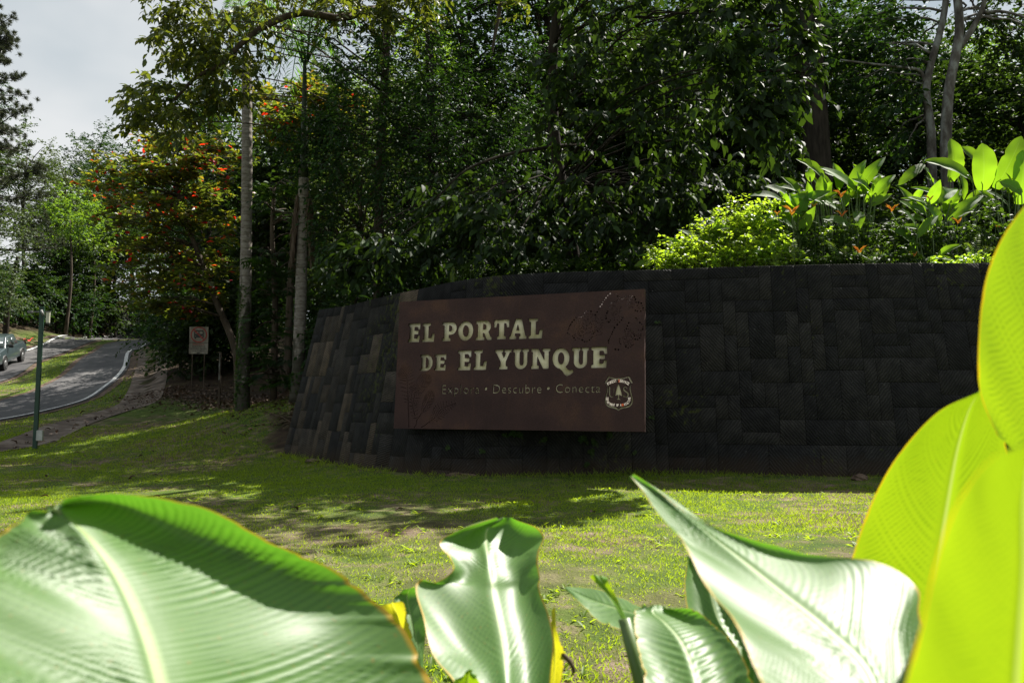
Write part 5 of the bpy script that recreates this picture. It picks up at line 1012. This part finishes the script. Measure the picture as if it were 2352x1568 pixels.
ml, ng = scatter_grass()
for _ in range(150):                            # broad-leaved weeds among the grass
    y = random.uniform(4, 12); x = random.uniform(-.45 * y, .5 * y); n = random.randint(6, 14)
    p = np.stack([x + RNG.normal(0, .05, n), y + RNG.normal(0, .05, n), np.zeros(n)], 1); p[:, 2] = H(p[:, 0], p[:, 1]); a = RNG.uniform(0, 6.283, n)
    leaves(ml, T_OV, p, np.stack([np.cos(a), np.sin(a), RNG.uniform(.15, .9, n)], 1), np.tile([0, 0, 1.], (n, 1)), RNG.uniform(.04, .10, n), RNG.uniform(.012, .03, n), RNG.random(n) * .7)
setp(ml.build('lawn_grass', M_grassb), 'short yellow-green mown grass of the lawn, verge and median', 'grass', kind='stuff')

# ------------------------------------------------------------------ pickup truck
def paint(name, c, rough=.3, metal=0., coat=.6):
    m, t, b = mat(name, rough, .5); b.inputs['Metallic'].default_value = metal; b.inputs['Coat Weight'].default_value = coat; b.inputs['Coat Roughness'].default_value = .05
    n = noise(t, 3, 4); t.links.new(ramp(t, n, [(.3, tuple(q * .9 for q in c)), (.7, tuple(min(1, q * 1.06) for q in c))]), b.inputs['Base Color']); return m
M_tb = paint('grey_blue_paint', (.035, .052, .056)); M_glass = paint('dark_glass', (.05, .065, .065), .08, 0, .3); M_blk = paint('black_plastic', (.012, .012, .013), .5, 0, 0); M_tyre = noisy('tyre', [(.3, (.012, .012, .012)), (.7, (.025, .025, .025))], 20, .9, .2, .2, .003)
M_rim = paint('rim_metal', (.35, .36, .37), .35, .8, 0); M_lamp = paint('headlight', (.55, .58, .60), .12, .2, .5); M_red = paint('red_cloth', (.55, .03, .02), .7, 0, 0); M_chr = paint('grille', (.03, .03, .032), .35, .5, .2)
def bevelbox(name, m, parent, prof, half, top_half=None, bev=.04, seg=2):
    """side profile (x, z) extruded across y; top_half narrows the vertices above mid height"""
    bm = bmesh.new(); zs = [z for _, z in prof]; lo, hi = min(zs), max(zs); a = []; b = []
    for x, z in prof:
        w = half if top_half is None else half + (top_half - half) * (z - lo) / (hi - lo); a.append(bm.verts.new((x, -w, z))); b.append(bm.verts.new((x, w, z)))
    n = len(prof); bm.faces.new(a); bm.faces.new(b[::-1])
    for i in range(n): bm.faces.new((a[(i + 1) % n], a[i], b[i], b[(i + 1) % n]))
    bmesh.ops.recalc_face_normals(bm, faces=bm.faces)
    if bev: bmesh.ops.bevel(bm, geom=list(bm.edges), offset=bev, segments=seg, affect='EDGES', profile=.6)
    me = bpy.data.meshes.new(name); bm.to_mesh(me); bm.free(); me.materials.append(m); me.polygons.foreach_set('use_smooth', [True] * len(me.polygons)); return child(link(name, me), parent)
def panel(name, m, parent, quad, thick=.02):
    q = np.array(quad, float); n = unit(np.cross(q[1] - q[0], q[2] - q[0])); o = MB(); v = np.vstack([q + n * thick, q - n * thick]); k = len(q)
    o.add(v, [tuple(range(k)), tuple(range(2 * k - 1, k - 1, -1))] + [(i, k + i, k + (i + 1) % k, (i + 1) % k) for i in range(k)]); return child(link(name, o.mesh(name, m, False)), parent)
tx, ty = -29.45, 45.4
truck = setp(empty('pickup_truck', (tx, ty, h1(tx, ty) + .05)), 'grey-blue pickup truck driving down the far lane with red cloth at its tail', 'truck')
hd = math.atan2(-.955, .30); g = [h1(tx + math.cos(hd) * q, ty + math.sin(hd) * q) for q in (1.6, -1.6)]; truck.rotation_euler = (0, -math.atan2(g[0] - g[1], 3.2), hd); truck.location.z = (g[0] + g[1]) / 2 + .05
body = bevelbox('body', M_tb, truck, [(2.62, .48), (2.68, .8), (2.62, 1.02), (2.4, 1.14), (1.3, 1.24), (-2.6, 1.22), (-2.66, .55), (-2.0, .45), (1.9, .42)], .93, .88, .06)
cab = bevelbox('cab', M_tb, truck, [(1.38, 1.16), (.62, 1.78), (-.85, 1.80), (-1.22, 1.16)], .86, .68, .05)
panel('windshield', M_glass, cab, [(1.30, -.74, 1.245), (1.30, .74, 1.245), (.68, .60, 1.745), (.68, -.60, 1.745)], .022)
for sg in (-1, 1):
    for x0, x1, x2, x3 in ((1.02, .12, .12, .52), (.04, -.98, -.78, .04)):
        panel('side_window', M_glass, cab, [(x0, sg * .835, 1.27), (x1, sg * .835, 1.27), (x2, sg * .70, 1.70), (x3, sg * .70, 1.70)], .022)
    mr = bevelbox('mirror', M_blk, truck, [(.86, 1.22), (.98, 1.22), (.98, 1.40), (.86, 1.40)], .12, .12, .02); mr.location.y = sg * 1.02
    panel('headlight', M_lamp, truck, [(2.64, sg * .58, .90), (2.58, sg * .92, .90), (2.50, sg * .90, 1.03), (2.58, sg * .58, 1.03)], .03)
    for x in (1.68, -1.62):
        wq = MB(); wq.tube([(x, sg * .72, .39), (x, sg * .73, .39), (x, sg * .95, .39), (x, sg * .96, .39)], [.34, .39, .39, .34], 22); ty_ = child(link('tyre', wq.mesh('tyre', M_tyre)), truck)
        wq = MB(); wq.tube([(x, sg * .90, .39), (x, sg * .966, .39)], [.25, .23], 18); child(link('rim', wq.mesh('rim', M_rim, False)), ty_)
        for a in range(5): 
            sp_ = MB(); an = a * 1.2566; sp_.box((x + .12 * math.cos(an), sg * .97, .39 + .12 * math.sin(an)), (.2, .012, .05), np.array([[math.cos(an), 0, -math.sin(an)], [0, 1, 0], [math.sin(an), 0, math.cos(an)]])); child(link('spoke', sp_.mesh('spoke', M_blk, False)), ty_)
        wa = MB(); wa.tube([(x + .47 * math.cos(a), sg * .905, .39 + .47 * math.sin(a)) for a in np.linspace(.1, 3.04, 12)], .045, 6); child(link('wheel_arch', wa.mesh('wheel_arch', M_blk)), truck)
panel('grille', M_chr, truck, [(2.685, -.56, .74), (2.685, .56, .74), (2.63, .56, 1.02), (2.63, -.56, 1.02)], .03)
bevelbox('bumper', M_blk, truck, [(2.60, .38), (2.76, .42), (2.78, .62), (2.62, .70)], .92, .92, .03)
rc = MB(); rc.grid(np.array([[-2.3 - .28 * i, .78 + .08 * j, 1.26 - .02 * i + .09 * math.sin(i * 1.1 + j)] for i in range(7) for j in range(4)]), 7, 4); child(link('red_cloth', rc.mesh('red_cloth', M_red)), truck)

# ------------------------------------------------------------------ lamp post, bus sign, posts
M_gpost = noisy('dark_green_paint', [(.3, (.010, .035, .026)), (.7, (.025, .065, .042))], 5, .5, .4, .2, .003); M_box = noisy('grey_white_box', [(.3, (.30, .31, .30)), (.7, (.62, .63, .60))], 3, .5, .4, .1, .002); M_diff = noisy('yellowed_diffuser', [(.35, (.32, .31, .20)), (.6, (.62, .62, .52))], 14, .4, .5, .1, .002, (1, 1, .2))
M_mtl = noisy('weathered_metal', [(.3, (.10, .10, .10)), (.7, (.24, .24, .23))], 8, .5, .4, .2, .002)
b = P(80, 1030, 21); gz = h1(b[0], b[1]); hz = P(97, 708, 21)[2] - gz
lp = setp(empty('lamp_post', (b[0], b[1], gz)), 'dark green square lamp post standing beside the drain, grey box near its foot', 'lamp post'); lp.rotation_euler = (0, R(.3), R(18))
def cbox(name, c, d, m, parent, bev=.006):
    bm = bmesh.new(); bmesh.ops.create_cube(bm, size=1); bmesh.ops.scale(bm, vec=d, verts=bm.verts); bmesh.ops.bevel(bm, geom=list(bm.edges), offset=bev, segments=2, affect='EDGES'); bmesh.ops.translate(bm, vec=c, verts=bm.verts)
    me = bpy.data.meshes.new(name); bm.to_mesh(me); bm.free(); me.materials.append(m); return child(link(name, me), parent)
cbox('post', (0, 0, hz / 2 - .1), (.105, .105, hz + .2), M_gpost, lp, .01); cbox('post_cap', (0, 0, hz + .02), (.125, .125, .05), M_gpost, lp, .015)
arm = cbox('lamp_arm', (-.14, -.02, hz - .10), (.22, .03, .03), M_mtl, lp); cbox('floodlight', (-.26, -.04, hz - .11), (.13, .10, .08), M_mtl, arm, .02)
q = MB(); q.tube([(.0, -.06, hz - .06), (.03, -.10, hz - .12), (.06, -.08, hz - .2)], .03, 8); child(link('junction', q.mesh('junction', M_mtl)), lp)
lan = cbox('lantern', (.155, -.02, hz - .24), (.085, .085, .29), M_diff, lp, .012); cbox('lantern_cap', (.155, -.02, hz - .085), (.10, .10, .025), M_mtl, lan); cbox('lantern_base', (.155, -.02, hz - .395), (.095, .095, .02), M_mtl, lan); cbox('bracket', (.08, 0, hz - .10), (.12, .02, .02), M_mtl, lan)
bx = cbox('electrical_box', (.115, -.07, .36), (.15, .11, .27), M_box, lp, .008); cbox('box_lid', (.115, -.131, .36), (.135, .012, .25), M_box, bx, .004)
M_sgn = noisy('dirty_white_sign', [(.3, (.09, .07, .05)), (.5, (.22, .20, .165)), (.7, (.32, .30, .26))], 3.5, .6, .3, .1, .002, (1, 1, .4)); M_sred = noisy('faded_red', [(.3, (.22, .02, .015)), (.7, (.36, .035, .025))], 8, .5, .4, 0); M_sblk = noisy('sign_black', [(.3, (.012, .012, .012)), (.7, (.03, .03, .03))], 8, .5, .4, 0)
b = P(453, 898, 33); gz = h1(b[0], b[1]); zt, zm, zb_ = P(453, 750, 33)[2] - gz, P(453, 787, 33)[2] - gz, P(453, 813, 33)[2] - gz
bs = setp(empty('bus_sign', (b[0], b[1], gz)), 'dirty white no-bus traffic sign with worded plate on two thin posts', 'sign'); bs.rotation_euler = (0, 0, R(8))
for sx in (-.24, .24): cbox('post', (sx, .03, zt / 2 - .15), (.05, .035, zt + .2), M_bark, bs)
bd = cbox('sign_plate', (0, 0, (zt + zm) / 2), (.76, .012, zt - zm - .01), M_sgn, bs, .005); wp = cbox('word_plate', (0, 0, (zm + zb_) / 2), (.76, .012, zm - zb_ - .02), M_sgn, bs, .005)
cz_ = (zt + zm) / 2
def flat(name, lps, m, parent, y=-.009, th=.004):
    o = fill_mesh(name, lps, th, lambda X, Y, Z: (X, y + Z, Y), m, None); return child(o, parent)
circ = lambda r, n=36, cx=0, cy=0: [(cx + r * math.cos(a), cy + r * math.sin(a)) for a in np.linspace(0, 2 * np.pi, n, endpoint=False)]
flat('bus_symbol', [[(-.19, cz_ - .12), (-.17, cz_ - .12), (-.17, cz_ - .17), (-.10, cz_ - .17), (-.10, cz_ - .12), (.10, cz_ - .12), (.10, cz_ - .17), (.17, cz_ - .17), (.17, cz_ - .12), (.19, cz_ - .12), (.19, cz_ + .05), (.17, cz_ + .19), (-.17, cz_ + .19), (-.19, cz_ + .05)], [(-.15, cz_ + .03), (-.02, cz_ + .03), (-.02, cz_ + .14), (-.14, cz_ + .14)], [(.02, cz_ + .03), (.15, cz_ + .03), (.14, cz_ + .14), (.02, cz_ + .14)], circ(.022, 10, -.13, cz_ - .06), circ(.022, 10, .13, cz_ - .06)], M_sblk, bd)
flat('ban_ring', [circ(.33, 40, 0, cz_), circ(.285, 40, 0, cz_)], M_sred, bd, -.013); flat('ban_bar', [[(-.235, cz_ + .20), (-.20, cz_ + .235), (.235, cz_ - .20), (.20, cz_ - .235)]], M_sred, bd, -.0175)
hw = zm - zb_ - .02
for i, (tx_, w_, m_) in enumerate((('ADVERTENCIA', .46, M_sred), ('EN ESTE PUNTO', .50, M_sblk), ('SE PROHIBE EL TRANSITO', .62, M_sblk), ('A AUTOBUSES', .46, M_sblk))):
    v1 = zm - .035 - i * hw * .2; flat('wording', fit(text_loops(tx_), -w_ / 2, w_ / 2, v1 - hw * .135, v1), m_, wp)
flat('small_mark', [[(-.06, zb_ + .03), (.06, zb_ + .03), (.06, zb_ + .075), (-.06, zb_ + .075)]], M_sblk, wp)
b = P(503, 930, 28); gz = h1(b[0], b[1]); fp = setp(empty('wooden_post', (b[0], b[1], gz)), 'thin weathered post with metal sleeve standing near the taller palm', 'post'); hh = P(507, 808, 28)[2] - gz
cbox('post', (0, 0, hh / 2 - .1), (.075, .075, hh + .2), M_bark, fp, .008); cbox('metal_sleeve', (-.005, -.045, hh * .72), (.05, .02, hh * .5), M_barkp, fp, .004)
st_b = PZ(969, 1086, GZ - .03); q = MB(); hh = P(969, 1040, st_b[1])[2]; q.tube([st_b - [0, 0, .1], (st_b[0], st_b[1], hh)], .022, 10); stk = setp(empty('metal_stake', st_b), 'short grey pipe stake standing upright below the sign', 'stake'); q.build('pipe', M_mtl, stk); q = MB(); q.tube([(st_b[0], st_b[1], hh + .001), (st_b[0], st_b[1], hh + .03)], .026, 10); q.build('cap', M_mtl, stk)
def rock(name, label, c, d, m, seed, cat='stone'):
    bm = bmesh.new(); bmesh.ops.create_icosphere(bm, subdivisions=3, radius=1); rg = random.Random(seed); ph = [rg.uniform(0, 6) for _ in range(6)]
    for v in bm.verts:
        f = 1 + .18 * math.sin(v.co.x * 4 + ph[0]) * math.sin(v.co.y * 3 + ph[1]) + .12 * math.sin(v.co.z * 7 + ph[2] + v.co.x * 5); v.co = Vector((v.co.x * d[0] * f, v.co.y * d[1] * f, max(-.4, v.co.z) * d[2] * f))
    me = bpy.data.meshes.new(name); bm.to_mesh(me); bm.free(); me.materials.append(m); o = link(name, me); o.location = c; o.rotation_euler = (0, 0, rg.uniform(-.3, .3)); return setp(o, label, cat)
c = PZ(1080, 1092, GZ - .02); rock('flat_stone', 'long flat brown stone lying at the wall foot under the sign', c, (.42, .12, .06), M_dirt, 1)
c = PZ(1975, 1098, GZ); rock('loose_stone', 'small dark reddish stone in the grass at the wall foot', c, (.13, .08, .07), M_dirt, 2)
c = PZ(722, 1058, GZ + .02); rock('loose_stone', 'small brown stone at the end of the wall', c, (.2, .12, .05), M_dirt, 3)

# ------------------------------------------------------------------ fallen leaves
fl = []
for i in range(5):
    q = MB(); k = random.uniform(.5, 1.4); v, nu, nv = paddle((0, 0, .015), (.15, 0, .02), .075, (0, 0, 1), .16 * k, .5 * k, 8, 5, .3); q.grid(v, nu, nv, r=.1 + .18 * i); fl.append(q.mesh('fallen_leaf', M_litter))
def drop(x, y, s, lab='dry brown fallen leaf lying on the mown lawn', grp='fallen leaves on the lawn'):
    o = setp(link('fallen_leaf', random.choice(fl)), lab, 'leaf', grp); o.location = (x, y, h1(x, y) + .02); o.scale = (s,) * 3; o.rotation_euler = (random.uniform(-.4, .4), random.uniform(-.4, .4), random.uniform(0, 6.28))
for _ in range(60):
    y = random.uniform(9.5, 22); x = random.uniform(-.6 * y, .1 * y if y < 12 else -.30 * y)
    if zone(np.array([x]), np.array([y]))[0] > .8 and poly_dist(np.array([x]), np.array([y]), DTD)[0][0] > 1: drop(x, y, random.uniform(.35, .85))
for _ in range(46):
    k = random.randint(10, 40); x, y = DTD[k][0] + random.gauss(0, .5), DTD[k][1] + random.gauss(0, .3); drop(x, y, random.uniform(.7, 1.5), 'dry curled leaf caught in the concrete drain', 'dry leaves in the drain')
ml = MB(); n = 6500; y = RNG.uniform(20, 34, n); x = np.interp(y, [18, 22, 26, 33], [-4, -5.6, -8.4, -15]) + RNG.normal(0, 1.1, n) + .5
p = np.stack([x, y, H(x, y) + .015], 1); leaves(ml, T_OV, p, RNG.normal(size=(n, 3)) * [1, 1, .25], np.array([0, 0, 1.]) + RNG.normal(size=(n, 3)) * .5, RNG.uniform(.06, .16, n), RNG.uniform(.03, .08, n), RNG.random(n) * .95)
setp(ml.build('leaf_litter', M_litter), 'brown leaf litter under the trees at the lawn edge', 'leaf litter', kind='stuff')
# fallen palm frond by the taller palm
ml, mt = MB(), MB(); a_ = P(620, 975, 21.5); e_ = P(690, 985, 19.5)
for q in (a_, e_): q[2] = h1(q[0], q[1]) + .06
frond(ml, mt, a_, e_, .08, 50, .45, .05); fr = setp(empty('fallen_frond', a_), 'dead grey palm frond lying on the ground near the wall end', 'frond'); setp(ml.build('leaflets', M_deadfrond, fr), kind='stuff'); mt.build('stalk', M_deadfrond, fr)
